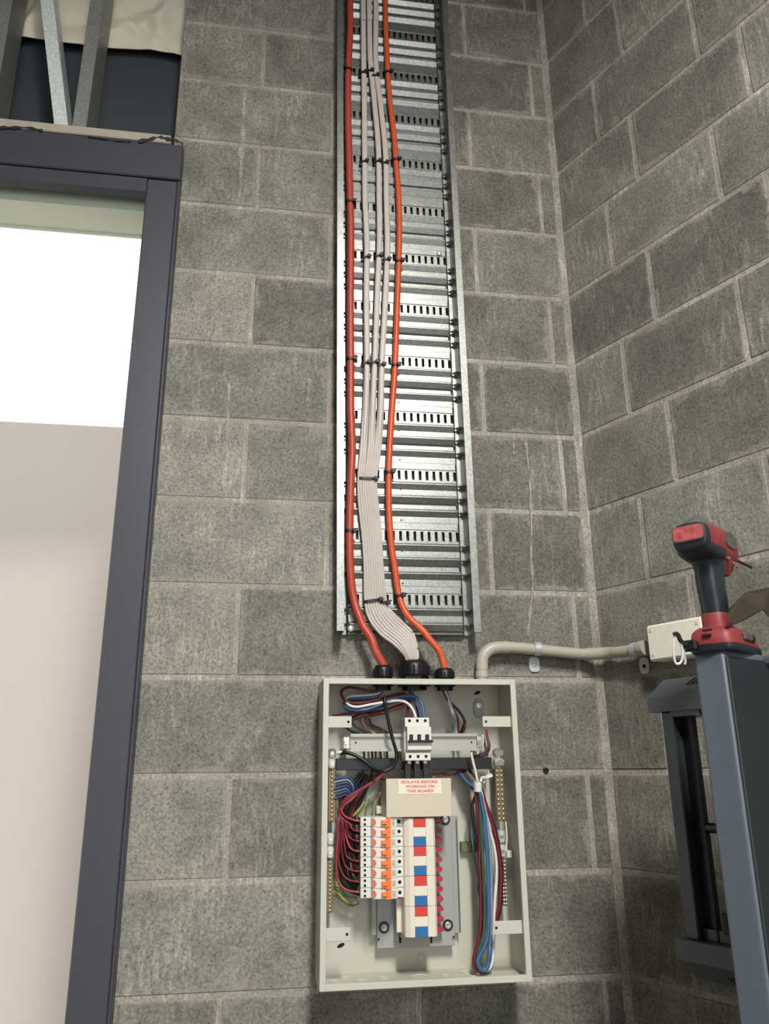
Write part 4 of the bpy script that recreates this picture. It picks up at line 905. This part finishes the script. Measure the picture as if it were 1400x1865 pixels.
wire([(0.4424,-0.066,1.7803),(0.442,-0.066,1.7699),(0.4434,-0.066,1.764),(0.4499,-0.066,1.7508),(0.4592,-0.06,1.7366),(0.4679,-0.066,1.7187),(0.4757,-0.05,1.7021),(0.4761,-0.045,1.6791)], .0025, M_red, 'red wire hanging from the right gland')
wire([(0.5428,-0.03,1.6898),(0.543,-0.03,1.6795),(0.5448,-0.03,1.6678),(0.545,-0.03,1.6561),(0.5374,-0.03,1.6444),(0.5246,-0.03,1.6373),(0.5136,-0.03,1.6337),(0.5073,-0.03,1.633)], .0026, M_brown, 'brown wire curling below the upper right tab')
wire([(0.5462,-0.028,1.6678),(0.5479,-0.028,1.6546),(0.5441,-0.028,1.643),(0.5344,-0.028,1.6358),(0.5233,-0.028,1.6315)], .0026, M_navy, 'navy wire curling behind the brown one below the upper right tab')
wire([(0.5342,-0.028,1.6796),(0.5343,-0.028,1.6664),(0.5307,-0.028,1.6562),(0.5255,-0.028,1.646)], .0022, M_white, 'white wire beside the right end of the aluminium rail')
wire([(0.4115,-0.05,1.5982),(0.4341,-0.05,1.5994),(0.4536,-0.05,1.5978),(0.4704,-0.05,1.6004),(0.4813,-0.05,1.6074)], .0024, M_red, 'red wire running along the top of the cream cover')
wire([(0.4163,-0.048,1.5926),(0.4406,-0.048,1.6021),(0.4604,-0.048,1.6062),(0.4757,-0.048,1.6089)], .0022, M_gyd, 'green wire rising along the top of the cream cover')

# right hand bundle and its loop
wire([(0.4752,-0.045,1.6096),(0.4838,-0.06,1.5883),(0.4963,-0.078,1.5689),(0.5016,-0.078,1.5614),(0.4935,-0.078,1.5423),(0.4917,-0.078,1.5204),(0.496,-0.078,1.4912),(0.5006,-0.078,1.4696),(0.5025,-0.078,1.441),(0.5056,-0.078,1.4057),(0.5047,-0.078,1.3709),(0.5018,-0.078,1.3856),(0.5039,-0.078,1.369),(0.5032,-0.078,1.3386),(0.5003,-0.078,1.3074),(0.4943,-0.078,1.2853),(0.4856,-0.078,1.2648),(0.4833,-0.078,1.2515),(0.4887,-0.078,1.2392),(0.5011,-0.078,1.235),(0.514,-0.078,1.2406),(0.5203,-0.078,1.2537),(0.5241,-0.072,1.2807),(0.5294,-0.068,1.3047),(0.5389,-0.062,1.3287),(0.5455,-0.06,1.3602)], .0032, M_bwire, 'black wire on the left edge of the hanging loop')
wire([(0.4801,-0.045,1.6096),(0.489,-0.065,1.5868),(0.4984,-0.082,1.5675),(0.4992,-0.082,1.5497),(0.5014,-0.082,1.5262),(0.5038,-0.082,1.4913),(0.5032,-0.082,1.4627),(0.5008,-0.082,1.4339),(0.5015,-0.082,1.4028),(0.5007,-0.082,1.3696),(0.499,-0.082,1.3268),(0.4936,-0.082,1.2935),(0.4856,-0.082,1.2717),(0.4816,-0.082,1.256),(0.4857,-0.082,1.2425),(0.4972,-0.082,1.236)], .0034, M_red, 'red wire on the left of the hanging loop')
wire([(0.4851,-0.045,1.6096),(0.4916,-0.068,1.5883),(0.5022,-0.086,1.5675),(0.5054,-0.086,1.5498),(0.5061,-0.086,1.5132),(0.5068,-0.086,1.4772),(0.5067,-0.086,1.4416),(0.5074,-0.086,1.4065),(0.5072,-0.086,1.3719),(0.5077,-0.086,1.3877),(0.5071,-0.086,1.3522),(0.5044,-0.086,1.3148),(0.4991,-0.086,1.2927),(0.49,-0.086,1.2698),(0.4872,-0.086,1.2541),(0.4922,-0.086,1.2419),(0.5019,-0.086,1.2403),(0.5088,-0.086,1.2509),(0.5117,-0.086,1.2678),(0.5161,-0.075,1.2939)], .0037, M_green, 'green wire down the middle of the hanging loop')
wire([(0.4734,-0.045,1.6066),(0.4849,-0.068,1.5838),(0.5027,-0.09,1.5676),(0.5082,-0.09,1.5469),(0.5124,-0.09,1.5177),(0.514,-0.09,1.4845),(0.5149,-0.09,1.456),(0.5156,-0.09,1.4207),(0.5154,-0.09,1.386),(0.5149,-0.09,1.397),(0.514,-0.09,1.3589),(0.5122,-0.09,1.3214),(0.5094,-0.09,1.3005),(0.5014,-0.09,1.2811),(0.4901,-0.09,1.2633),(0.4875,-0.09,1.2525),(0.494,-0.09,1.2426),(0.5023,-0.09,1.2423),(0.5085,-0.09,1.2541),(0.5115,-0.09,1.2722),(0.5181,-0.078,1.2944)], .0042, M_blue, 'thick blue wire down the middle of the hanging loop')
wire([(0.4915,-0.045,1.6034),(0.5003,-0.065,1.5836),(0.5067,-0.084,1.566),(0.512,-0.084,1.5423),(0.5178,-0.084,1.5129),(0.5224,-0.084,1.4767),(0.5238,-0.084,1.4411),(0.5236,-0.084,1.4059),(0.5218,-0.084,1.3712),(0.5212,-0.084,1.3871),(0.5201,-0.084,1.3515),(0.5175,-0.084,1.314),(0.5162,-0.084,1.2893),(0.5121,-0.084,1.2649),(0.5071,-0.084,1.2481),(0.499,-0.084,1.2394)], .0035, M_greyblue, 'grey blue wire right of the thick blue one in the hanging loop')
wire([(0.4884,-0.045,1.6095),(0.4957,-0.065,1.5912),(0.5102,-0.08,1.5658),(0.5141,-0.08,1.5465),(0.5187,-0.08,1.5244),(0.5244,-0.08,1.4937),(0.5325,-0.08,1.4647),(0.5364,-0.08,1.4333),(0.5357,-0.08,1.4051),(0.5315,-0.08,1.3704),(0.5334,-0.08,1.3914),(0.5294,-0.08,1.357),(0.526,-0.08,1.3256),(0.5236,-0.08,1.2945),(0.5217,-0.08,1.2699),(0.5189,-0.08,1.2517),(0.5121,-0.08,1.241),(0.502,-0.08,1.2372)], .0032, M_white, 'white wire down the right side of the hanging loop')
wire([(0.4949,-0.045,1.6064),(0.5034,-0.06,1.5866),(0.5134,-0.074,1.5656),(0.519,-0.074,1.5463),(0.5289,-0.074,1.5181),(0.5357,-0.074,1.4931),(0.542,-0.074,1.4612),(0.5457,-0.074,1.4254),(0.5465,-0.074,1.3971),(0.5426,-0.074,1.3693),(0.546,-0.074,1.3904),(0.5423,-0.074,1.3622),(0.5356,-0.074,1.3332),(0.5296,-0.074,1.3145),(0.5242,-0.074,1.2934),(0.5201,-0.074,1.2689),(0.5156,-0.074,1.2506),(0.5066,-0.074,1.2388),(0.4967,-0.074,1.238)], .0036, M_red, 'dark red wire bowing out on the right of the hanging loop')
wire([(0.4982,-0.045,1.6048),(0.5071,-0.058,1.585),(0.5161,-0.07,1.5655),(0.5216,-0.07,1.5446),(0.5301,-0.07,1.5208),(0.5386,-0.07,1.4958),(0.5455,-0.07,1.4608),(0.5492,-0.07,1.4249),(0.5492,-0.07,1.3966),(0.5453,-0.07,1.3687),(0.5485,-0.07,1.3872),(0.5447,-0.07,1.359),(0.5399,-0.07,1.3362),(0.5331,-0.07,1.3175)], .0034, M_bwire, 'black wire behind the dark red one in the hanging loop')
wire([(0.5065,-0.035,1.5106),(0.5001,-0.035,1.4958),(0.5,-0.035,1.4736),(0.502,-0.035,1.4443),(0.5071,-0.035,1.4152),(0.511,-0.035,1.3936),(0.508,-0.035,1.3814),(0.5101,-0.035,1.363)], .0019, M_greyblue, 'thin grey wire on the back panel left of the hanging loop')
wtie = empty('white_cable_tie', [(0.5028,-0.085,1.5749)][0], 'white cable tie gathering the hanging wire loop below the cross bar', 'cable tie')
tz = [(0.4943,-0.085,1.5839),(0.5112,-0.085,1.5644)]
obj('strap', MB().loft([superellipse(((tz[0][0] + tz[1][0]) / 2, -.082, z), (1, 0, 0), (0, 1, 0), (tz[1][0] - tz[0][0]) / 2, .014, 3, 16) for z in (tz[1][2], tz[0][2])]), M_white, wtie, True)
obj('tail', MB().tube(spline([(0.507,-0.095,1.5839),(0.5106,-0.095,1.5913),(0.5189,-0.1,1.592),(0.5304,-0.1,1.5963)], 4), [.003] * 8 + [.0042] * 5, 6), M_white, wtie, True)
obj('tail', MB().tube(spline([(0.5006,-0.095,1.584),(0.4981,-0.095,1.6004),(0.4954,-0.095,1.6123),(0.4931,-0.095,1.6224),(0.4907,-0.095,1.6349),(0.4902,-0.095,1.6419)], 4), .0027, 6), M_white, wtie, True)
obj('tail', MB().tube(spline([(0.5133,-0.095,1.5809),(0.5168,-0.095,1.5868),(0.5255,-0.095,1.6001),(0.5241,-0.095,1.6046)], 3), .0013, 5), M_white, wtie, True)
sd = [(0.5693,-0.05,1.5044),(0.57,-0.05,1.4733),(0.5654,-0.05,1.4355)]
obj('clip_strip', MB().tube(sd, .002, 6).box(sd[2][0], sd[2][0] + .012, -.06, -.045, sd[2][2], sd[2][2] + .014, .001), M_insul, board)

# ------------------------------------------------------------------ conduit to the junction box
cp = [(0.5374,-0.03,1.7908),(0.5387,-0.03,1.8178),(0.5406,-0.03,1.8406),(0.5484,-0.03,1.8552),(0.5648,-0.03,1.8653),(0.5888,-0.03,1.8679),(0.6369,-0.03,1.8662),(0.7552,-0.03,1.8562),(0.7746,-0.03,1.8549)] + [(0.8184,-0.0578,1.8537),(0.8333,-0.0897,1.8516),(0.8461,-0.1172,1.8506),(0.8603,-0.1476,1.8515)]
cond = empty('conduit', cp[0], 'grey plastic conduit elbowing from the board round the corner', 'conduit')
obj('pipe', MB().tube(spline(cp, 8), .0125, 16), M_conduit, cond, True, angle=60)
def sleeve(a, b, r): return obj('coupling', MB().tube(spline(cp, 8)[a:b], r, 16), M_conduit, cond, True, angle=50)
sleeve(3, 8, .0142); sleeve(40, 44, .0140); sleeve(66, 76, .0135)
obj('coupling', MB().tube(spline(cp, 8)[8:42], .0134, 16), M_conduit, cond, True, angle=50)
end = Vector(cp[-1]); e0 = Vector(cp[-2]); dr = (end - e0).normalized()
obj('end_adaptor', MB().tube([end - dr * .012, end - dr * .006, end + dr * .012], [.0135, .0165, .0165], 16), M_conduit, cond, True, angle=50)
# saddles
def saddle(c, axis, out, label, hole=True, drop=.034):
    c, axis, out = Vector(c), Vector(axis).normalized(), Vector(out).normalized(); up = V(0, 0, 1)
    root = empty('conduit_saddle', c, label, 'saddle clip', 'zinc saddles on the conduit')
    rings = []
    for w in (-.006, .006):
        rings.append(w)
    vs = []; n = 13
    for w in (-.007, .007):
        for rr in (.0138, .0152):
            for i in range(n):
                t = math.pi * (-.05 + 1.1 * i / (n - 1)); vs.append(c + axis * w + out * (rr * math.sin(t)) + up * (rr * math.cos(t)))
    fs = []
    for i in range(n - 1): fs += [(i, i + 1, n + i + 1, n + i), (2 * n + i, 3 * n + i, 3 * n + i + 1, 2 * n + i + 1), (n + i, n + i + 1, 3 * n + i + 1, 3 * n + i), (i, 2 * n + i, 2 * n + i + 1, i + 1)]
    obj('strap', MB().add(vs, fs), M_zinc, root, True)
    b = c - out * .0262 - up * .0145
    def rr(off, s): return [b + axis * (.0125 * s * q[0]) + up * (-drop * .5 + drop * .5 * s * q[1]) + out * off for q in [(math.copysign(abs(math.cos(t)) ** .6, math.cos(t)), math.copysign(abs(math.sin(t)) ** .6, math.sin(t))) for t in (2 * math.pi * k / 18 for k in range(18))]]
    fo = obj('foot', MB().loft([rr(0, 1), rr(.0022, 1)]), M_zinc, root)
    hc = b - up * (drop * .55)
    obj('screw', MB().lathe(hc + out * .0022, out, [(0, .0042), (.001, .0042), (.0022, .0026)], 12), M_dark if hole else M_zinc, root, True)
q = [(0.6683,-0.03,1.8651)][0]; saddle(q, (1, 0, 0), (0, -1, 0), 'zinc saddle holding the conduit on the wall above the board', False)
dRv = (math.sin(ANG), -math.cos(ANG), 0); nout = (-math.cos(ANG), -math.sin(ANG), 0)
q = [(0.8533,-0.1326,1.8515)][0]; saddle(q, dRv, nout, 'bright zinc saddle holding the conduit beside the white junction box', True, .036)

# junction box on the right wall (built in the wall's own frame)
jb = empty('junction_box', (XC, 0, 0), 'white square junction box on the right wall behind the drill', 'junction box', None, (0, 0, ANG - math.pi / 2))
jq = [(0.1805,-0.05,1.8925),(0.1824,-0.05,1.8188),(0.3036,-0.05,1.8937),(0.2993,-0.05,1.8112)]
s0_, s1_ = (jq[0][0] + jq[1][0]) / 2, .318
z0_, z1_ = jq[1][2], jq[0][2] + .001
obj('base', MB().box(s0_ + .001, s1_ - .001, -.034, -.003, z0_ + .001, z1_ - .001, .003), M_jbox, jb, local=True)
obj('lid', MB().box(s0_, s1_, -.050, -.0345, z0_, z1_, .004), M_jbox, jb, local=True)
for a in (s0_ + .012, s1_ - .012):
    for zz in (z0_ + .012, z1_ - .012): obj('lid_screw', MB().lathe((a, -.050, zz), (0, -1, 0), [(0, .004), (.0008, .004), (.001, .002)], 10), M_insul, jb, True, local=True)

# ------------------------------------------------------------------ equipment stand in the foreground
ST = (.722, -.430, 0)
stand = empty('equipment_stand', ST, 'slate grey steel equipment stand with a vented side frame, the drill standing on it', 'stand', None, (0, 0, ANG - math.pi / 2))
def so(name, mb, m, smooth=False, parent=None): return obj(name, mb, m, parent or stand, smooth, local=True)
TZ = 1.7600
def rounded_poly(pts, r, n=5):
    out = []; m = len(pts)
    for i in range(m):
        p0, p, p1 = Vector(pts[i - 1]), Vector(pts[i]), Vector(pts[(i + 1) % m])
        a = p + (p0 - p).normalized() * r; b = p + (p1 - p).normalized() * r
        for k in range(n + 1):
            t = k / n; out.append(tuple(a * (1 - t) ** 2 + p * 2 * t * (1 - t) + b * t * t))
    return out
pl = rounded_poly([(.2285, -.1775), (.2765, -.1775), (.2765, .10), (.2285, .10)], .007)
so('column', MB().loft([[(x, y, 0) for x, y in pl], [(x, y, TZ - .006) for x, y in pl], [(.2525 + (x - .2525) * .93, -.03875 + (y + .03875) * .98, TZ) for x, y in pl]]), M_slate, True)
so('dark_side_face', MB().box(.2745, .2795, -.1735, .095, .03, TZ - .008, .0016), M_side_dark)  # thin dark sheet over the column's right face
so('base_plate', MB().box(-.05, .55, -.2, .14, 0, .02, .004), M_slate)
so('top_shelf', MB().box(.225, .52, -.085, .12, TZ - .016, TZ - .0005, .004), M_slate)
so('shelf_post', MB().box(.47, .51, .03, .11, .02, TZ - .016, .004), M_slate)
# side frame
zt0, zt1 = 1.699, 1.7235
so('top_cap', MB().prism([(0, zt0), (0, zt1), (.050, zt1 + .034), (.075, zt1 + .034), (.075, zt0)], 'x', .0, .232), M_slate2)
for i in range(5):
    x = .062 + .0095 * i
    vs = []
    for t0, t1 in ((.55, .92),):
        for dx, t in ((0, t0), (.004, t0), (.010, t1), (.006, t1)):
            vs.append((x + dx, .050 * t - .0012, zt1 + .034 * t + .0008))
        for dx, t in ((0, t0), (.004, t0), (.010, t1), (.006, t1)):
            vs.append((x + dx, .050 * t + .001, zt1 + .034 * t))
    so('vent_slot', MB().add(vs, [(0, 1, 2, 3), (4, 7, 6, 5), (0, 4, 5, 1), (1, 5, 6, 2), (2, 6, 7, 3), (3, 7, 4, 0)]), M_dark)
so('top_cap_lip', MB().box(.041, .098, .004, .07, zt0 - .009, zt0), M_slate2)
so('upright', MB().box(.016, .041, .012, .06, 1.349, zt0, .002), M_slate2)
so('inner_channel', MB().box(.041, .068, .030, .034, 1.349, zt0).box(.066, .0685, .022, .034, 1.349, zt0), M_inner)
so('bottom_cap', MB().prism([(0, 1.3490), (0, 1.319), (.045, 1.286), (.075, 1.286), (.075, 1.349)], 'x', .004, .232), M_slate2)
so('bottom_ledge', MB().box(.042, .2, .024, .06, 1.349, 1.366, .001), M_slate2)
so('latch', MB().box(.078, .088, .024, .034, 1.36, 1.392, .001), M_inner)
for i in range(4):
    x = .075 + .009 * i
    vs = [(x + dx, .045 * t - .001, 1.319 - .033 * t) for dx, t in ((0, .45), (.0035, .45), (.008, .92), (.0045, .92))] + [(x + dx, .045 * t + .001, 1.319 - .033 * t) for dx, t in ((0, .45), (.0035, .45), (.008, .92), (.0045, .92))]
    so('vent_slot', MB().add(vs, [(0, 1, 2, 3), (4, 7, 6, 5), (0, 4, 5, 1), (1, 5, 6, 2), (2, 6, 7, 3), (3, 7, 4, 0)]), M_dark)
so('link_rod', MB().cyl((.066, .03, 1.515), (.232, .03, 1.515), .008, n=12), M_black, True)

# ------------------------------------------------------------------ drill standing on the stand
DH = [(0.6949,-0.7223,1.7661)][0]
dyaw = R(39)
drill = empty('cordless_drill', (DH[0], DH[1], TZ), 'worn red and black cordless drill standing on its battery on the grey stand', 'drill', None, (0, 0, dyaw))
def do(name, mb, m, smooth=True, parent=None): return obj(name, mb, m, parent or drill, smooth, local=True, angle=50)
Xv, Yv, Zv = (1, 0, 0), (0, 1, 0), (0, 0, 1)
def zl(secs, e=3, n=22): return MB().loft([superellipse((cx, 0, z), Xv, Yv, a, b, e, n) for z, cx, a, b in secs])
def xl(secs, e=2.6, n=24): return MB().loft([superellipse((x, 0, cz), Yv, Zv, a, b, e, n) for x, cz, a, b in secs])
do('battery', zl([(.0, .024, .058, .033), (.003, .024, .061, .035), (.010, .024, .061, .035), (.011, .024, .057, .033)], 5), M_tool_black)
ft = do('foot', zl([(.0105, .023, .060, .0345), (.018, .021, .058, .0335), (.028, .014, .048, .031), (.033, .007, .034, .027), (.036, .004, .026, .022)], 4.5), M_tool_red)
do('collar', zl([(.034, .003, .0235, .0195), (.040, .003, .0225, .0185), (.054, .002, .0222, .0182), (.056, .002, .0212, .0175)], 2.8), M_tool_red)
do('handle', zl([(.054, .002, .0212, .0176), (.070, .001, .0208, .0176), (.090, -.002, .0212, .0182), (.108, -.002, .0222, .0186), (.120, .001, .0245, .0192), (.130, .0, .030, .0205), (.138, -.004, .038, .0235), (.146, -.006, .046, .0258)], 2.5), M_tool_black)
do('trigger', xl([(.018, .112, .006, .013), (.028, .112, .0065, .013), (.033, .114, .004, .009)], 2.4, 14), M_tool_black)
do('housing', xl([(-.050, .161, .0262, .0208), (-.044, .160, .0275, .0225), (-.02, .158, .0285, .0265), (.02, .157, .0290, .0290), (.045, .157, .0285, .0285), (.058, .158, .025, .025), (.066, .158, .018, .018)], 3), M_tool_red)
do('side_shell', zl([(.116, .028, .012, .0165), (.124, .030, .022, .020), (.138, .028, .031, .0255), (.15, .028, .034, .0285)], 3), M_tool_red)
do('rear_cap', xl([(-.062, .161, .0215, .0165), (-.059, .160, .0250, .0200), (-.050, .160, .0266, .0212)], 3.2), M_tool_black)
do('lower_shroud', xl([(-.056, .150, .0225, .012), (-.045, .148, .0262, .0160), (-.020, .146, .0282, .0170), (.0, .146, .0282, .0165)], 3), M_tool_black)
do('top_cap', zl([(.176, -.006, .052, .0225), (.184, -.006, .044, .018), (.192, -.010, .030, .011), (.199, -.016, .012, .004)], 2.6), M_tool_grey)
do('rear_label', xl([(-.0645, .164, .0212, .0102), (-.0595, .164, .0212, .0102)], 7), M_tool_label)
do('rear_rim', xl([(-.0638, .164, .0228, .0118), (-.059, .164, .0228, .0118)], 7), M_tool_grey)
do('side_label', MB().loft([superellipse((.020, y, .164), Xv, Zv, .020, .012, 3, 18) for y in (-.0302, -.0282)]), M_tool_grey)
for x, z in ((-.008, .136), (.010, .132), (.022, .130)): do('screw', MB().lathe((x + .02, -.0245, z), (0, -1, 0), [(0, .0026), (.003, .0024), (.003, .001)], 10), M_screw)
do('chuck', MB().lathe((.064, 0, .158), Xv, [(0, .016), (.006, .0165), (.018, .0125), (.026, .0075)], 20), M_tool_grey)
do('bit', MB().cyl((.085, 0, .158), (.188, 0, .158), .0022, n=8), M_black)
for z, x in ((.0225, -.037), (.030, -.031)): do('vent_slot', MB().box(x - .003, x + .004, -.004, .008, z - .0014, z + .0014), M_dark, False, ft)
do('charge_gauge', MB().box(.0, .03, -.037, -.032, .016, .027, .002), M_tool_grey, False, ft)
do('release_button', MB().lathe((.034, -.033, .021), (0, -1, 0), [(0, .006), (.004, .005), (.005, .003)], 12), M_black)
do('hook_bracket', MB().box(-.05, -.036, .014, .036, .002, .017, .003), M_black, False)

# carabiner clipped to the drill
cb = [(0.614,-0.7519,1.7809),(0.6116,-0.7478,1.7693),(0.6126,-0.7433,1.755),(0.6158,-0.7403,1.7443),(0.6214,-0.741,1.7439),(0.6245,-0.7433,1.7495),(0.6244,-0.7468,1.7603),(0.6206,-0.7506,1.7737),(0.6171,-0.7524,1.7809)]
car = empty('carabiner', cb[3], 'small chrome carabiner hanging from the drill in front of the junction box', 'carabiner')
obj('ring', MB().tube(spline(cb + cb[:1], 5), .0017, 8), M_white, car, True)
obj('strap', MB().tube(spline([(0.6116,-0.7515,1.7809),(0.6147,-0.7524,1.7822),(0.6181,-0.7522,1.78),(0.6211,-0.7507,1.7737),(0.625,-0.7501,1.7701),(0.6297,-0.7502,1.7683)], 4), .0032, 6), M_blackm, car, True)
obj('gate', MB().tube(spline([(0.6288,-0.743,1.7627),(0.6301,-0.7402,1.7537),(0.6317,-0.7382,1.7466),(0.6305,-0.7368,1.743)], 4), .0018, 6), M_zinc, car, True)

# open carton on the shelf, one flap sticking out to the left
carton = empty('cardboard_carton', [(0.8135,-0.6838,1.7714)][0], 'brown cardboard flap of an open carton beside the drill', 'carton')
def slab(front, off, name):
    f = [Vector(p) for p in front]; o = Vector(off); return obj(name, MB().loft([f, [p + o for p in f]]), M_card, carton)
slab([(0.6832,-0.7701,1.8043),(0.6835,-0.7715,1.8085),(0.6857,-0.7737,1.8141),(0.7161,-0.7531,1.8345),(0.7343,-0.738,1.8449),(0.7441,-0.7301,1.8486),(0.7541,-0.7211,1.849),(0.7928,-0.6898,1.8324),(0.7565,-0.7109,1.8165),(0.7083,-0.751,1.7991),(0.6971,-0.759,1.7962),(0.6864,-0.7681,1.7965),(0.6841,-0.7689,1.8002)], (.003, .004, 0), 'flap')
slab([(0.7442,-0.73,1.8485),(0.8374,-0.6468,1.8755),(0.8884,-0.6162,1.888),(0.8915,-0.5901,1.806),(0.8392,-0.6325,1.8304),(0.8089,-0.6707,1.8315),(0.7928,-0.6898,1.8324)], (.003, .004, 0), 'flap')
c0 = [(0.8328,-0.6358,1.7783)][0]
obj('carton_wall', MB().box(c0[0] + .085, c0[0] + .24, c0[1], c0[1] + .004, TZ, TZ + .075).box(c0[0] + .085, c0[0] + .089, c0[1] + .004, c0[1] + .12, TZ, TZ + .075), M_card, carton)
